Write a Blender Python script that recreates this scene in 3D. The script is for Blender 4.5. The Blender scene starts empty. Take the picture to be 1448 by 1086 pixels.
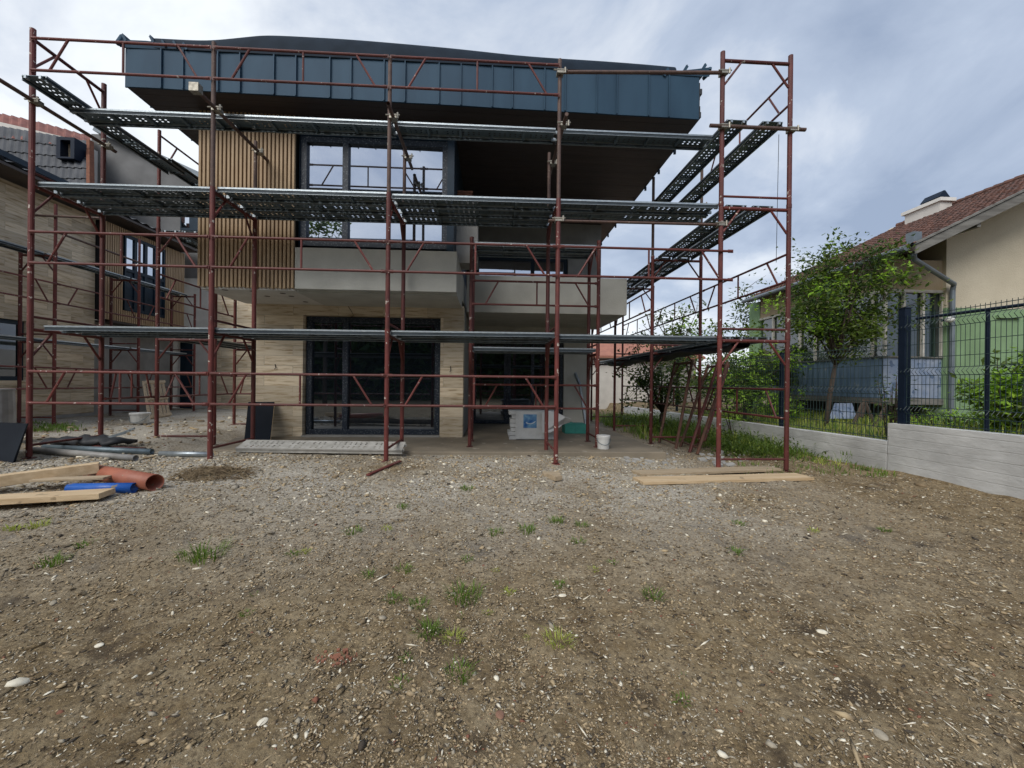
import bpy, math, random
import numpy as np
from mathutils import Vector, Matrix, noise as mnoise

random.seed(7)
rng = np.random.default_rng(11)
SC = bpy.context.scene
COL = SC.collection
R = math.radians

# ------------------------------------------------------------------ camera
H = 1.45                       # eye height above the soil under the camera
FPX = 580.0                    # focal length in pixels of the 1448 px wide photograph
YAW, ROLL, PITCH = 3.0, -0.6, -0.05
cd = bpy.data.cameras.new("camera")
cam = bpy.data.objects.new("camera", cd)
COL.objects.link(cam)
cd.sensor_width = 36.0
cd.lens = 36.0 * FPX / 1448.0
cd.clip_start, cd.clip_end = 0.05, 2000
cam.location = (0, 0, H)
cam.rotation_euler = (R(90 + PITCH), R(ROLL), R(-YAW))
SC.camera = cam
CAMR = cam.rotation_euler.to_matrix()

# ------------------------------------------------------------------ world: overcast sky with breaks
SUN_EL, SUN_AZ = 44.0, 208.0
w = bpy.data.worlds.new("World")
SC.world = w
w.use_nodes = True
nt = w.node_tree
nt.nodes.clear()
def WN(t, **kw):
    n = nt.nodes.new(t)
    for k, v in kw.items():
        setattr(n, k, v)
    return n
def wm(op, a, b=None, c=None):
    n = WN("ShaderNodeMath", operation=op)
    for i, v in enumerate((a, b, c)):
        if v is None: continue
        if isinstance(v, (int, float)): n.inputs[i].default_value = v
        else: nt.links.new(v, n.inputs[i])
    return n.outputs[0]
out = WN("ShaderNodeOutputWorld")
sky = WN("ShaderNodeTexSky", sky_type='NISHITA')
sky.sun_disc = False
sky.sun_elevation = R(SUN_EL)
sky.sun_rotation = R(SUN_AZ)
bg1 = WN("ShaderNodeBackground"); bg1.inputs[1].default_value = 0.10
nt.links.new(sky.outputs[0], bg1.inputs[0])
tc = WN("ShaderNodeTexCoord")
sep = WN("ShaderNodeSeparateXYZ"); nt.links.new(tc.outputs["Generated"], sep.inputs[0])
den = wm('ADD', wm('MAXIMUM', sep.outputs[2], 0.0), 0.28)
cmb = WN("ShaderNodeCombineXYZ")
nt.links.new(wm('DIVIDE', sep.outputs[0], den), cmb.inputs[0])
nt.links.new(wm('DIVIDE', sep.outputs[1], den), cmb.inputs[1])
cmb.inputs[2].default_value = 3.3
n1 = WN("ShaderNodeTexNoise"); n1.inputs["Scale"].default_value = 1.5; n1.inputs["Detail"].default_value = 7; n1.inputs["Roughness"].default_value = 0.58
n1.inputs["Distortion"].default_value = 0.35
n2 = WN("ShaderNodeTexNoise"); n2.inputs["Scale"].default_value = 0.45; n2.inputs["Detail"].default_value = 3
nt.links.new(cmb.outputs[0], n1.inputs["Vector"]); nt.links.new(cmb.outputs[0], n2.inputs["Vector"])
# brighter cloud to the left and low over the horizon, blue-grey cloud higher on the right
bright = wm('ADD', wm('ADD', wm('MULTIPLY', n1.outputs[0], 1.3), -0.17), wm('MULTIPLY', n2.outputs[0], 0.65))
bright = wm('ADD', bright, wm('MULTIPLY', sep.outputs[0], -0.26))
low = wm('MULTIPLY', wm('SUBTRACT', 1.0, wm('MINIMUM', wm('DIVIDE', wm('MAXIMUM', sep.outputs[2], 0.0), 0.42), 1.0)), 0.22)
bright = wm('ADD', bright, low)
ramp = WN("ShaderNodeValToRGB")
cr = ramp.color_ramp
cr.elements[0].position = 0.46; cr.elements[0].color = (0.175, 0.215, 0.29, 1)
cr.elements[1].position = 1.16; cr.elements[1].color = (0.50, 0.525, 0.55, 1)
e = cr.elements.new(0.68); e.color = (0.255, 0.297, 0.370, 1)
e = cr.elements.new(0.90); e.color = (0.43, 0.455, 0.49, 1)
nt.links.new(bright, ramp.inputs[0])
bg2 = WN("ShaderNodeBackground"); bg2.inputs[1].default_value = 1.05
nt.links.new(ramp.outputs[0], bg2.inputs[0])
mixw = WN("ShaderNodeMixShader"); mixw.inputs[0].default_value = 0.94
nt.links.new(bg1.outputs[0], mixw.inputs[1]); nt.links.new(bg2.outputs[0], mixw.inputs[2])
nt.links.new(mixw.outputs[0], out.inputs[0])

sd = bpy.data.lights.new("sun", 'SUN')
sd.energy = 1.35; sd.angle = R(34); sd.color = (1.0, 0.96, 0.90)
so = bpy.data.objects.new("sun", sd); COL.objects.link(so)
az = R(SUN_AZ)
sdir = Vector((math.sin(az) * math.cos(R(SUN_EL)), math.cos(az) * math.cos(R(SUN_EL)), math.sin(R(SUN_EL))))
so.rotation_euler = sdir.to_track_quat('Z', 'Y').to_euler()
so.location = (0, 0, 30)
SC.view_settings.view_transform = 'Standard'
SC.view_settings.look = 'None'
SC.view_settings.exposure = 0.95
SC.view_settings.gamma = 1.0
SC.cycles.max_bounces = 6
SC.cycles.transparent_max_bounces = 8

# ------------------------------------------------------------------ helpers
def ray(px, py):
    return CAMR @ Vector(((px - 724) / FPX, -(py - 543) / FPX, -1.0))
def at(px, py, Y):                      # point of the photo on the vertical plane y = Y
    d = ray(px, py); t = Y / d.y
    return Vector((d.x * t, Y, H + d.z * t))
def atx(px, py, X):                     # point of the photo on the vertical plane x = X
    d = ray(px, py); t = X / d.x
    return Vector((X, d.y * t, H + d.z * t))
def sstep(a, b, x):
    t = np.clip((x - a) / (b - a), 0, 1)
    return t * t * (3 - 2 * t)
def vnoise(x, y, seed=0):
    x = np.asarray(x, float); y = np.asarray(y, float)
    xi = np.floor(x).astype(np.int64); yi = np.floor(y).astype(np.int64)
    xf = x - xi; yf = y - yi
    def h(a, b):
        n = (a * 374761393 + b * 668265263 + seed * 1442695041) & 0xFFFFFFFF
        n = ((n ^ (n >> 13)) * 1274126177) & 0xFFFFFFFF
        n = n ^ (n >> 16)
        return (n & 0xFFFF) / 65535.0
    u = xf * xf * (3 - 2 * xf); v = yf * yf * (3 - 2 * yf)
    return (h(xi, yi) * (1 - u) + h(xi + 1, yi) * u) * (1 - v) + (h(xi, yi + 1) * (1 - u) + h(xi + 1, yi + 1) * u) * v
WALLX = 6.27
def gbase(x, y):                        # smooth soil height (world z)
    x = np.asarray(x, float); y = np.asarray(y, float)
    sl = np.where(x < -1.5, 0.013, 0.024)
    far = H - 1.155 - sl * (x + 1.5)
    near = H - 1.45 + 0.0 * x
    g = near + (far - near) * sstep(-1.0, 6.0, y)
    slab = sstep(6.85, 7.15, y) * sstep(-5.9, -5.2, x) * (1 - sstep(3.0, 3.35, x)) * (1 - sstep(13, 14, y))
    g = g * (1 - slab) + np.minimum(g, H - 1.24) * slab
    yard = sstep(WALLX + 0.06, WALLX + 0.16, x)
    gy = H - 0.99 + 0.10 * sstep(6.4, 9, x) + 0.30 * (1 - sstep(6.0, 6.3, y))
    return g * (1 - yard) + gy * yard
def gz(x, y):
    x = np.asarray(x, float); y = np.asarray(y, float)
    z = gbase(x, y)
    z = z + 0.045 * (vnoise(x * 0.9 + 5, y * 0.9, 1) - .5) + 0.030 * (vnoise(x * 2.3, y * 2.3, 2) - .5)
    z = z + 0.018 * (vnoise(x * 6, y * 6, 3) - .5)
    z = z + 0.030 * (vnoise(x * .55 + y * .35 + 9, y * 3.1 - x * .5, 8) - .5) * sstep(1.5, 3.5, y)
    return z
def G(x, y):
    return float(gz(x, y))
def onground(px, py):
    d = ray(px, py); t = 4.0
    for _ in range(30):
        zz = float(gz(d.x * t, d.y * t))
        t = (zz - H) / d.z
    return Vector((d.x * t, d.y * t, H + d.z * t))

def wpos(o):
    v = Vector((0, 0, 0))
    while o is not None:
        v += o.location; o = o.parent
    return v
class MB:
    def __init__(s): s.v = []; s.f = []; s.m = []
    def add(s, vs, fs, m=0):
        b = len(s.v); s.v += [tuple(p) for p in vs]
        for f in fs: s.f.append(tuple(i + b for i in f)); s.m.append(m)
        return s
    def box(s, x0, x1, y0, y1, z0, z1, m=0):
        return s.add([(x0,y0,z0),(x1,y0,z0),(x1,y1,z0),(x0,y1,z0),(x0,y0,z1),(x1,y0,z1),(x1,y1,z1),(x0,y1,z1)],
              [(0,3,2,1),(4,5,6,7),(0,1,5,4),(1,2,6,5),(2,3,7,6),(3,0,4,7)], m)
    def obox(s, c, ax, ay, az, m=0):    # centre and three half vectors
        c = Vector(c); ax = Vector(ax); ay = Vector(ay); az = Vector(az)
        vs = [c + sx*ax + sy*ay + sz*az for sz in (-1,1) for (sx,sy) in ((-1,-1),(1,-1),(1,1),(-1,1))]
        return s.add(vs, [(0,3,2,1),(4,5,6,7),(0,1,5,4),(1,2,6,5),(2,3,7,6),(3,0,4,7)], m)
    def beam(s, p, q, w, h, m=0, up=(0,0,1)):
        p = Vector(p); q = Vector(q); d = q - p
        side = d.cross(Vector(up)).normalized(); u = side.cross(d).normalized()
        return s.obox((p+q)/2, d/2, side*w/2, u*h/2, m)
    def tube(s, p, q, r, n=10, m=0, r2=None, caps=True, hollow=0):
        return s.path([p, q], [r, r if r2 is None else r2], n, m, caps, hollow)
    def path(s, pts, rs, n=8, m=0, caps=True, hollow=0):
        pts = [Vector(p) for p in pts]
        if isinstance(rs, (int, float)): rs = [rs] * len(pts)
        b = len(s.v); k = len(pts); ref = None
        for i, p in enumerate(pts):
            d = (pts[min(i+1, k-1)] - pts[max(i-1, 0)]).normalized()
            if ref is None:
                ref = Vector((0,0,1)) if abs(d.z) < .9 else Vector((1,0,0))
            a = d.cross(ref).normalized(); c = a.cross(d).normalized(); ref = c
            for j in range(n):
                t = 2*math.pi*j/n
                s.v.append(tuple(p + (a*math.cos(t) + c*math.sin(t))*rs[i]))
        for i in range(k-1):
            for j in range(n):
                s.f.append((b+i*n+j, b+i*n+(j+1)%n, b+(i+1)*n+(j+1)%n, b+(i+1)*n+j)); s.m.append(m)
        if caps and not hollow:
            s.f.append(tuple(b+j for j in range(n))[::-1]); s.m.append(m)
            s.f.append(tuple(b+(k-1)*n+j for j in range(n))); s.m.append(m)
        return s
    def prism(s, poly, axis, a0, a1, m=0):      # polygon in the two other axes, extruded along axis
        n = len(poly)
        def pt(p, a):
            return {'x': (a, p[0], p[1]), 'y': (p[0], a, p[1]), 'z': (p[0], p[1], a)}[axis]
        vs = [pt(p, a0) for p in poly] + [pt(p, a1) for p in poly]
        fs = [tuple(range(n))[::-1], tuple(range(n, 2*n))] + [(i, (i+1)%n, n+(i+1)%n, n+i) for i in range(n)]
        return s.add(vs, fs, m)
    def build(s, name, mats, parent=None, smooth=False, bevel=0, local=False):
        me = bpy.data.meshes.new(name)
        o = bpy.data.objects.new(name, me); COL.objects.link(o)
        off = Vector((0,0,0))
        if parent is not None:
            o.parent = parent
            if not local: off = wpos(parent)
        me.from_pydata([(a-off.x, b-off.y, c-off.z) for a, b, c in s.v], [], s.f)
        if not isinstance(mats, (list, tuple)): mats = [mats]
        for mt in mats: me.materials.append(mt)
        if len(mats) > 1: me.polygons.foreach_set("material_index", s.m)
        if smooth: me.polygons.foreach_set("use_smooth", [True]*len(me.polygons))
        me.validate(); me.update()
        if bevel:
            b = o.modifiers.new("bevel", 'BEVEL'); b.width = bevel; b.segments = 2; b.limit_method = 'ANGLE'
        return o
def tag(o, label=None, cat=None, group=None, kind=None):
    if label: o["label"] = label
    if cat: o["category"] = cat
    if group: o["group"] = group
    if kind: o["kind"] = kind
    return o
def thing(name, loc, label, cat, group=None):
    o = bpy.data.objects.new(name, None); COL.objects.link(o)
    o.location = loc; o.empty_display_size = .1
    return tag(o, label, cat, group)

# ------------------------------------------------------------------ materials
def mat(name, base, var=None, scale=6, rough=.6, metal=0, bump=0, bscale=None, spec=.4, stretch=(1,1,1), detail=5, lo=.35, hi=.65, rand=0, spots=None):
    m = bpy.data.materials.new(name); m.use_nodes = True
    t = m.node_tree; b = t.nodes["Principled BSDF"]
    b.inputs["Roughness"].default_value = rough; b.inputs["Metallic"].default_value = metal
    b.inputs["Specular IOR Level"].default_value = spec
    b.inputs["Base Color"].default_value = (*base, 1)
    co = t.nodes.new("ShaderNodeTexCoord"); mp = t.nodes.new("ShaderNodeMapping")
    mp.inputs["Scale"].default_value = stretch
    t.links.new(co.outputs["Object"], mp.inputs["Vector"])
    col = None
    if var is not None:
        n = t.nodes.new("ShaderNodeTexNoise"); n.inputs["Scale"].default_value = scale; n.inputs["Detail"].default_value = detail
        t.links.new(mp.outputs[0], n.inputs["Vector"])
        r = t.nodes.new("ShaderNodeMapRange"); r.inputs[1].default_value = lo; r.inputs[2].default_value = hi
        t.links.new(n.outputs[0], r.inputs[0])
        x = t.nodes.new("ShaderNodeMix"); x.data_type = 'RGBA'
        x.inputs[6].default_value = (*base, 1); x.inputs[7].default_value = (*var, 1)
        t.links.new(r.outputs[0], x.inputs[0]); col = x.outputs[2]
    if spots is not None:               # (colour, scale, threshold): chips and splashes with hard edges
        n = t.nodes.new("ShaderNodeTexNoise"); n.inputs["Scale"].default_value = spots[1]; n.inputs["Detail"].default_value = 2
        t.links.new(co.outputs["Object"], n.inputs["Vector"])
        r = t.nodes.new("ShaderNodeMapRange"); r.inputs[1].default_value = spots[2]; r.inputs[2].default_value = spots[2] + .03
        t.links.new(n.outputs[0], r.inputs[0])
        x = t.nodes.new("ShaderNodeMix"); x.data_type = 'RGBA'
        if col is not None: t.links.new(col, x.inputs[6])
        else: x.inputs[6].default_value = (*base, 1)
        x.inputs[7].default_value = (*spots[0], 1)
        t.links.new(r.outputs[0], x.inputs[0]); col = x.outputs[2]
    if rand:
        oi = t.nodes.new("ShaderNodeObjectInfo"); hs = t.nodes.new("ShaderNodeHueSaturation")
        r = t.nodes.new("ShaderNodeMapRange"); r.inputs[3].default_value = 1 - rand; r.inputs[4].default_value = 1 + rand
        t.links.new(oi.outputs["Random"], r.inputs[0]); t.links.new(r.outputs[0], hs.inputs["Value"])
        if col is not None: t.links.new(col, hs.inputs["Color"])
        else: hs.inputs["Color"].default_value = (*base, 1)
        col = hs.outputs[0]
    if col is not None: t.links.new(col, b.inputs["Base Color"])
    if bump:
        n = t.nodes.new("ShaderNodeTexNoise"); n.inputs["Scale"].default_value = bscale or scale*4; n.inputs["Detail"].default_value = 6
        t.links.new(mp.outputs[0], n.inputs["Vector"])
        bp = t.nodes.new("ShaderNodeBump"); bp.inputs["Strength"].default_value = bump; bp.inputs["Distance"].default_value = .02
        t.links.new(n.outputs[0], bp.inputs["Height"]); t.links.new(bp.outputs[0], b.inputs["Normal"])
    return m

M = {}
M['red'] = mat("red_oxide_paint", (.125,.029,.024), (.085,.021,.018), 5, .55, 0, .15, 60, rand=.3, spots=((.42,.37,.32), 17, .675))
M['brown'] = mat("brown_old_paint", (.075,.045,.038), (.11,.065,.05), 12, .6, 0, .2, 60, spots=((.3,.26,.22), 30, .70))
M['rust'] = mat("rusty_steel", (.12,.055,.035), (.07,.036,.026), 8, .75, 0, .2, 40, spots=((.33,.26,.2), 22, .70))
M['rail'] = mat("rail_red_paint", (.135,.034,.028), (.095,.024,.021), 5, .55, 0, .1, 60, rand=.25, spots=((.45,.40,.36), 24, .69))
M['galv'] = mat("galvanised_steel", (.40,.44,.46), (.30,.34,.37), 14, .42, .75, .08, 40, rand=.1)
M['galvd'] = mat("weathered_galvanised_steel", (.165,.21,.235), (.115,.15,.17), 7, .5, .55, .1, 40, rand=.18)
M['galvk'] = mat("shaded_plank_web", (.045,.060,.070), (.03,.04,.05), 8, .6, .3)  # shade of the channel recess put into the web colour
M['galvp'] = mat("dusty_galvanised_steel", (.48,.47,.44), (.36,.35,.32), 9, .7, .1)
M['clamp'] = mat("zinc_clamp", (.36,.34,.29), (.22,.205,.175), 30, .5, .6)
M['navy'] = mat("navy_seamed_metal", (.020,.050,.085), (.027,.064,.104), 3, .62, .1, .05, 9, stretch=(1,1,.25), spec=.25)
M['navy2'] = mat("navy_frame_paint", (.009,.022,.038), (.013,.03,.05), 5, .5, 0, spec=.25)
M['membrane'] = mat("roof_membrane", (.007,.014,.024), (.011,.02,.033), 4, .75, 0, .3, 6, spec=.15)
M['soffit'] = mat("brown_soffit_boards", (.056,.041,.035), (.044,.032,.028), 5, .55, 0, .2, 14, stretch=(.15,1,1))
M['conc'] = mat("raw_concrete", (.55,.54,.485), (.43,.42,.375), 2.2, .85, 0, .25, 30, detail=8, lo=.3, hi=.7)
M['concd'] = mat("grey_render", (.33,.32,.30), (.25,.245,.23), 2.5, .9, 0, .2, 30)
M['gable'] = mat("dark_grey_render", (.19,.19,.19), (.14,.14,.14), 1.5, .9, 0, .2, 30)
M['slab'] = mat("stained_screed", (.25,.21,.155), (.17,.145,.11), 1.7, .7, 0, .2, 22, spots=((.34,.305,.25), 4.3, .66))
M['wood'] = mat("slat_wood", (.46,.325,.195), (.36,.245,.14), 5, .6, 0, .1, 20, stretch=(3,3,.3))
M['black'] = mat("black_backing", (.012,.012,.013), None, rough=.8)
M['whitep'] = mat("white_plaster", (.66,.64,.60), (.57,.55,.51), 3, .9)
M['timber'] = mat("pine_timber", (.64,.49,.31), (.50,.36,.21), 3, .7, 0, .15, 20, stretch=(.5,7,7), rand=.1, spots=((.34,.25,.15), 7, .68))
M['timberd'] = mat("grey_worn_timber", (.45,.355,.24), (.32,.245,.16), 3, .8, 0, .3, 14, stretch=(.5,7,7), rand=.12)
M['orange'] = mat("orange_pipe_plastic", (.40,.14,.085), (.31,.105,.065), 5, .5, 0, .1, 20, spots=((.30,.20,.13), 9, .66))
M['blue'] = mat("blue_pipe_plastic", (.016,.11,.44), (.012,.085,.36), 4, .35, spots=((.20,.17,.13), 9, .68))
M['greyp'] = mat("grey_pipe_plastic", (.30,.295,.28), (.22,.21,.195), 5, .45)
M['rubber'] = mat("black_rubber_sheet", (.018,.02,.024), (.03,.032,.036), 6, .6, 0, .3, 10)
M['panel'] = mat("dark_faced_panel", (.007,.010,.016), (.010,.014,.021), 3, .6, spec=.12)
M['white'] = mat("white_plastic", (.62,.62,.60), (.5,.5,.48), 4, .5, spots=((.32,.30,.26), 14, .68))
M['bagw'] = mat("white_packaging", (.60,.61,.61), (.48,.49,.49), 5, .45, 0, .25, 12)
M['teal'] = mat("teal_foam_board", (.065,.34,.28), (.055,.27,.225), 5, .7)
M['print'] = mat("blue_print", (.012,.09,.30), (.22,.42,.58), 7, .5, detail=9, lo=.40, hi=.68)
M['printw'] = mat("white_print", (.6,.65,.68), None, rough=.5)
M['brick'] = mat("hollow_clay_brick", (.26,.11,.065), (.19,.08,.05), 12, .85)
M['cream'] = mat("cream_stucco", (.58,.52,.40), (.48,.425,.32), 1.2, .95, 0, .6, 45, detail=8, lo=.3, hi=.7)
M['greenst'] = mat("green_stucco", (.22,.335,.185), (.165,.255,.135), 1.4, .95, 0, .6, 40, detail=8, lo=.3, hi=.7)
M['tanst'] = mat("tan_stucco", (.34,.27,.175), (.30,.235,.15), 3, .95, 0, .5, 40)
M['tile'] = mat("clay_roof_tile", (.15,.072,.052), (.085,.048,.04), 5, .9, 0, .4, 12, spots=((.06,.045,.04), 9, .60), detail=8)
M['tilered'] = mat("red_roof_tile", (.24,.095,.075), (.15,.06,.05), 3, .75)
M['tiledark'] = mat("grey_roof_tile", (.085,.088,.095), (.055,.058,.064), 2, .75)
M['gutter'] = mat("grey_gutter_metal", (.17,.20,.225), (.13,.155,.18), 4, .45, .3)
M['fasciaw'] = mat("weathered_fascia_board", (.19,.185,.17), (.11,.105,.095), 5, .85, stretch=(.4,.4,3))
M['corr'] = mat("blue_corrugated_sheet", (.12,.185,.285), (.165,.235,.335), 2.5, .5, .2, spots=((.30,.33,.37), 5, .66))
M['corrl'] = mat("pale_flaking_sheet", (.26,.30,.38), (.16,.21,.31), 4, .6, 0, spots=((.09,.13,.21), 6, .6))
M['winframe'] = mat("white_window_paint", (.48,.46,.42), (.36,.34,.30), 8, .6)
M['darkin'] = mat("dark_interior", (.02,.024,.026), (.03,.034,.036), 2, .8)
M['fence'] = mat("dark_green_wire", (.012,.03,.030), None, rough=.45)
M['post'] = mat("dark_navy_post", (.005,.011,.024), (.008,.015,.03), 6, .55, spec=.18)
M['bark'] = mat("tree_bark", (.075,.055,.042), (.045,.033,.026), 10, .9, 0, .5, 30, stretch=(1,1,.3))
M['tarp'] = mat("black_debris_net", (.013,.016,.022), (.022,.026,.034), 3, .6, 0, .4, 8)
M['salmon'] = mat("salmon_tile_roof", (.36,.16,.11), (.29,.125,.09), 4, .8)
M['wallw'] = mat("off_white_render", (.58,.55,.51), (.5,.475,.44), 2, .9)
M['lamp'] = mat("white_glass_globe", (.66,.66,.64), None, rough=.25)
M['straw'] = mat("dry_straw", (.22,.165,.095), (.14,.10,.06), 8, .9)

def leafmat(name, a, b):
    m = bpy.data.materials.new(name); m.use_nodes = True; t = m.node_tree
    p = t.nodes["Principled BSDF"]; p.inputs["Roughness"].default_value = .5; p.inputs["Specular IOR Level"].default_value = .35
    g = t.nodes.new("ShaderNodeNewGeometry"); x = t.nodes.new("ShaderNodeMix"); x.data_type = 'RGBA'
    x.inputs[6].default_value = (*a, 1); x.inputs[7].default_value = (*b, 1)
    t.links.new(g.outputs["Random Per Island"], x.inputs[0]); t.links.new(x.outputs[2], p.inputs["Base Color"])
    tr = t.nodes.new("ShaderNodeBsdfTranslucent"); hs = t.nodes.new("ShaderNodeHueSaturation"); hs.inputs["Value"].default_value = 1.5
    t.links.new(x.outputs[2], hs.inputs["Color"]); t.links.new(hs.outputs[0], tr.inputs[0])
    mx = t.nodes.new("ShaderNodeMixShader"); mx.inputs[0].default_value = .35
    o = t.nodes["Material Output"]
    t.links.new(p.outputs[0], mx.inputs[1]); t.links.new(tr.outputs[0], mx.inputs[2]); t.links.new(mx.outputs[0], o.inputs[0])
    return m
M['leafa'] = leafmat("leaf_mid_green", (.045,.085,.015), (.14,.195,.027))
M['leafb'] = leafmat("leaf_dark_green", (.03,.062,.016), (.065,.11,.026))
M['leafc'] = leafmat("leaf_bright_green", (.21,.40,.030), (.33,.50,.055))
M['grass'] = leafmat("grass_blade", (.085,.155,.022), (.165,.25,.042))
M['grassy'] = leafmat("yellow_grass_blade", (.30,.36,.06), (.42,.45,.11))

def glass(name, dark, refl, tint=(.80,.84,.92)):
    m = bpy.data.materials.new(name); m.use_nodes = True; t = m.node_tree
    p = t.nodes["Principled BSDF"]; p.inputs["Base Color"].default_value = (*dark, 1); p.inputs["Roughness"].default_value = .15
    gl = t.nodes.new("ShaderNodeBsdfGlossy"); gl.inputs["Color"].default_value = (*tint, 1); gl.inputs["Roughness"].default_value = .008
    co = t.nodes.new("ShaderNodeTexCoord"); n = t.nodes.new("ShaderNodeTexNoise"); n.inputs["Scale"].default_value = 1.1; n.inputs["Detail"].default_value = 1
    t.links.new(co.outputs["Object"], n.inputs["Vector"])
    bp = t.nodes.new("ShaderNodeBump"); bp.inputs["Strength"].default_value = .04; bp.inputs["Distance"].default_value = .02
    t.links.new(n.outputs[0], bp.inputs["Height"]); t.links.new(bp.outputs[0], gl.inputs["Normal"])
    mx = t.nodes.new("ShaderNodeMixShader"); mx.inputs[0].default_value = refl
    t.links.new(p.outputs[0], mx.inputs[1]); t.links.new(gl.outputs[0], mx.inputs[2])
    t.links.new(mx.outputs[0], t.nodes["Material Output"].inputs[0])
    return m
M['glass'] = glass("mirror_solar_glass", (.012,.016,.02), .74, (.70,.75,.84))
M['glassd'] = glass("dark_solar_glass", (.006,.010,.016), .30, (.6,.68,.8))
M['glasso'] = glass("old_window_glass", (.010,.018,.016), .09)

def taped():                             # navy frame under patterned protective tape
    m = mat("taped_navy_frame", (.010,.017,.028), None, rough=.5); t = m.node_tree; b = t.nodes["Principled BSDF"]
    co = t.nodes.new("ShaderNodeTexCoord"); v = t.nodes.new("ShaderNodeTexVoronoi"); v.inputs["Scale"].default_value = 30
    t.links.new(co.outputs["Object"], v.inputs["Vector"])
    r = t.nodes.new("ShaderNodeMapRange"); r.inputs[1].default_value = .34; r.inputs[2].default_value = .22
    t.links.new(v.outputs["Distance"], r.inputs[0])
    x = t.nodes.new("ShaderNodeMix"); x.data_type = 'RGBA'; x.inputs[6].default_value = (.014,.022,.036,1); x.inputs[7].default_value = (.12,.135,.15,1)
    t.links.new(r.outputs[0], x.inputs[0]); t.links.new(x.outputs[2], b.inputs["Base Color"])
    return m
M['tape'] = taped()

def travertine(name, axis, c1=(.70,.60,.45), c2=(.58,.47,.32), c3=(.34,.235,.125)):
    m = bpy.data.materials.new(name); m.use_nodes = True; t = m.node_tree
    b = t.nodes["Principled BSDF"]; b.inputs["Roughness"].default_value = .65
    co = t.nodes.new("ShaderNodeTexCoord"); s = t.nodes.new("ShaderNodeSeparateXYZ"); t.links.new(co.outputs["Object"], s.inputs[0])
    c = t.nodes.new("ShaderNodeCombineXYZ"); t.links.new(s.outputs[0 if axis == 'x' else 1], c.inputs[0]); t.links.new(s.outputs[2], c.inputs[1])
    br = t.nodes.new("ShaderNodeTexBrick"); br.inputs["Scale"].default_value = 1
    br.inputs["Brick Width"].default_value = .92; br.inputs["Row Height"].default_value = .21; br.inputs["Mortar Size"].default_value = .006
    br.inputs["Color1"].default_value = (0,0,0,1); br.inputs["Color2"].default_value = (1,1,1,1); br.inputs["Mortar"].default_value = (.0,.0,.0,1)
    br.offset = .37
    t.links.new(c.outputs[0], br.inputs["Vector"])
    # streaks: each tile its own cut of the stone
    bw = t.nodes.new("ShaderNodeMath"); bw.operation = 'MULTIPLY'; bw.inputs[1].default_value = 9
    t.links.new(br.outputs["Color"], bw.inputs[0])
    c2n = t.nodes.new("ShaderNodeCombineXYZ"); t.links.new(bw.outputs[0], c2n.inputs[2])
    sx = t.nodes.new("ShaderNodeMath"); sx.operation = 'MULTIPLY'; sx.inputs[1].default_value = .9; t.links.new(c.outputs[0], sx.inputs[0])
    s2 = t.nodes.new("ShaderNodeSeparateXYZ"); t.links.new(c.outputs[0], s2.inputs[0])
    mx_ = t.nodes.new("ShaderNodeMath"); mx_.operation = 'MULTIPLY'; mx_.inputs[1].default_value = 2.4; t.links.new(s2.outputs[0], mx_.inputs[0])
    my_ = t.nodes.new("ShaderNodeMath"); my_.operation = 'MULTIPLY'; my_.inputs[1].default_value = 22; t.links.new(s2.outputs[1], my_.inputs[0])
    t.links.new(mx_.outputs[0], c2n.inputs[0]); t.links.new(my_.outputs[0], c2n.inputs[1])
    n = t.nodes.new("ShaderNodeTexNoise"); n.inputs["Scale"].default_value = 1; n.inputs["Detail"].default_value = 6; n.inputs["Roughness"].default_value = .62
    t.links.new(c2n.outputs[0], n.inputs["Vector"])
    rp = t.nodes.new("ShaderNodeValToRGB"); e = rp.color_ramp.elements
    e[0].position = .32; e[0].color = (*c3, 1); e[1].position = .56; e[1].color = (*c1, 1)
    q = e.new(.43); q.color = (*c2, 1)
    t.links.new(n.outputs[0], rp.inputs[0])
    hs = t.nodes.new("ShaderNodeHueSaturation"); r = t.nodes.new("ShaderNodeMapRange"); r.inputs[3].default_value = .74; r.inputs[4].default_value = 1.14
    t.links.new(br.outputs["Color"], r.inputs[0]); t.links.new(r.outputs[0], hs.inputs["Value"]); t.links.new(rp.outputs[0], hs.inputs["Color"])
    t.links.new(hs.outputs[0], b.inputs["Base Color"])
    bp = t.nodes.new("ShaderNodeBump"); bp.inputs["Strength"].default_value = .2; bp.inputs["Distance"].default_value = .01
    t.links.new(n.outputs[0], bp.inputs["Height"]); t.links.new(bp.outputs[0], b.inputs["Normal"])
    return m
M['trav'] = travertine("travertine_tiles_front", 'x')
M['travs'] = travertine("travertine_tiles_side", 'y', (.68,.57,.42), (.55,.44,.29), (.32,.22,.115))

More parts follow.
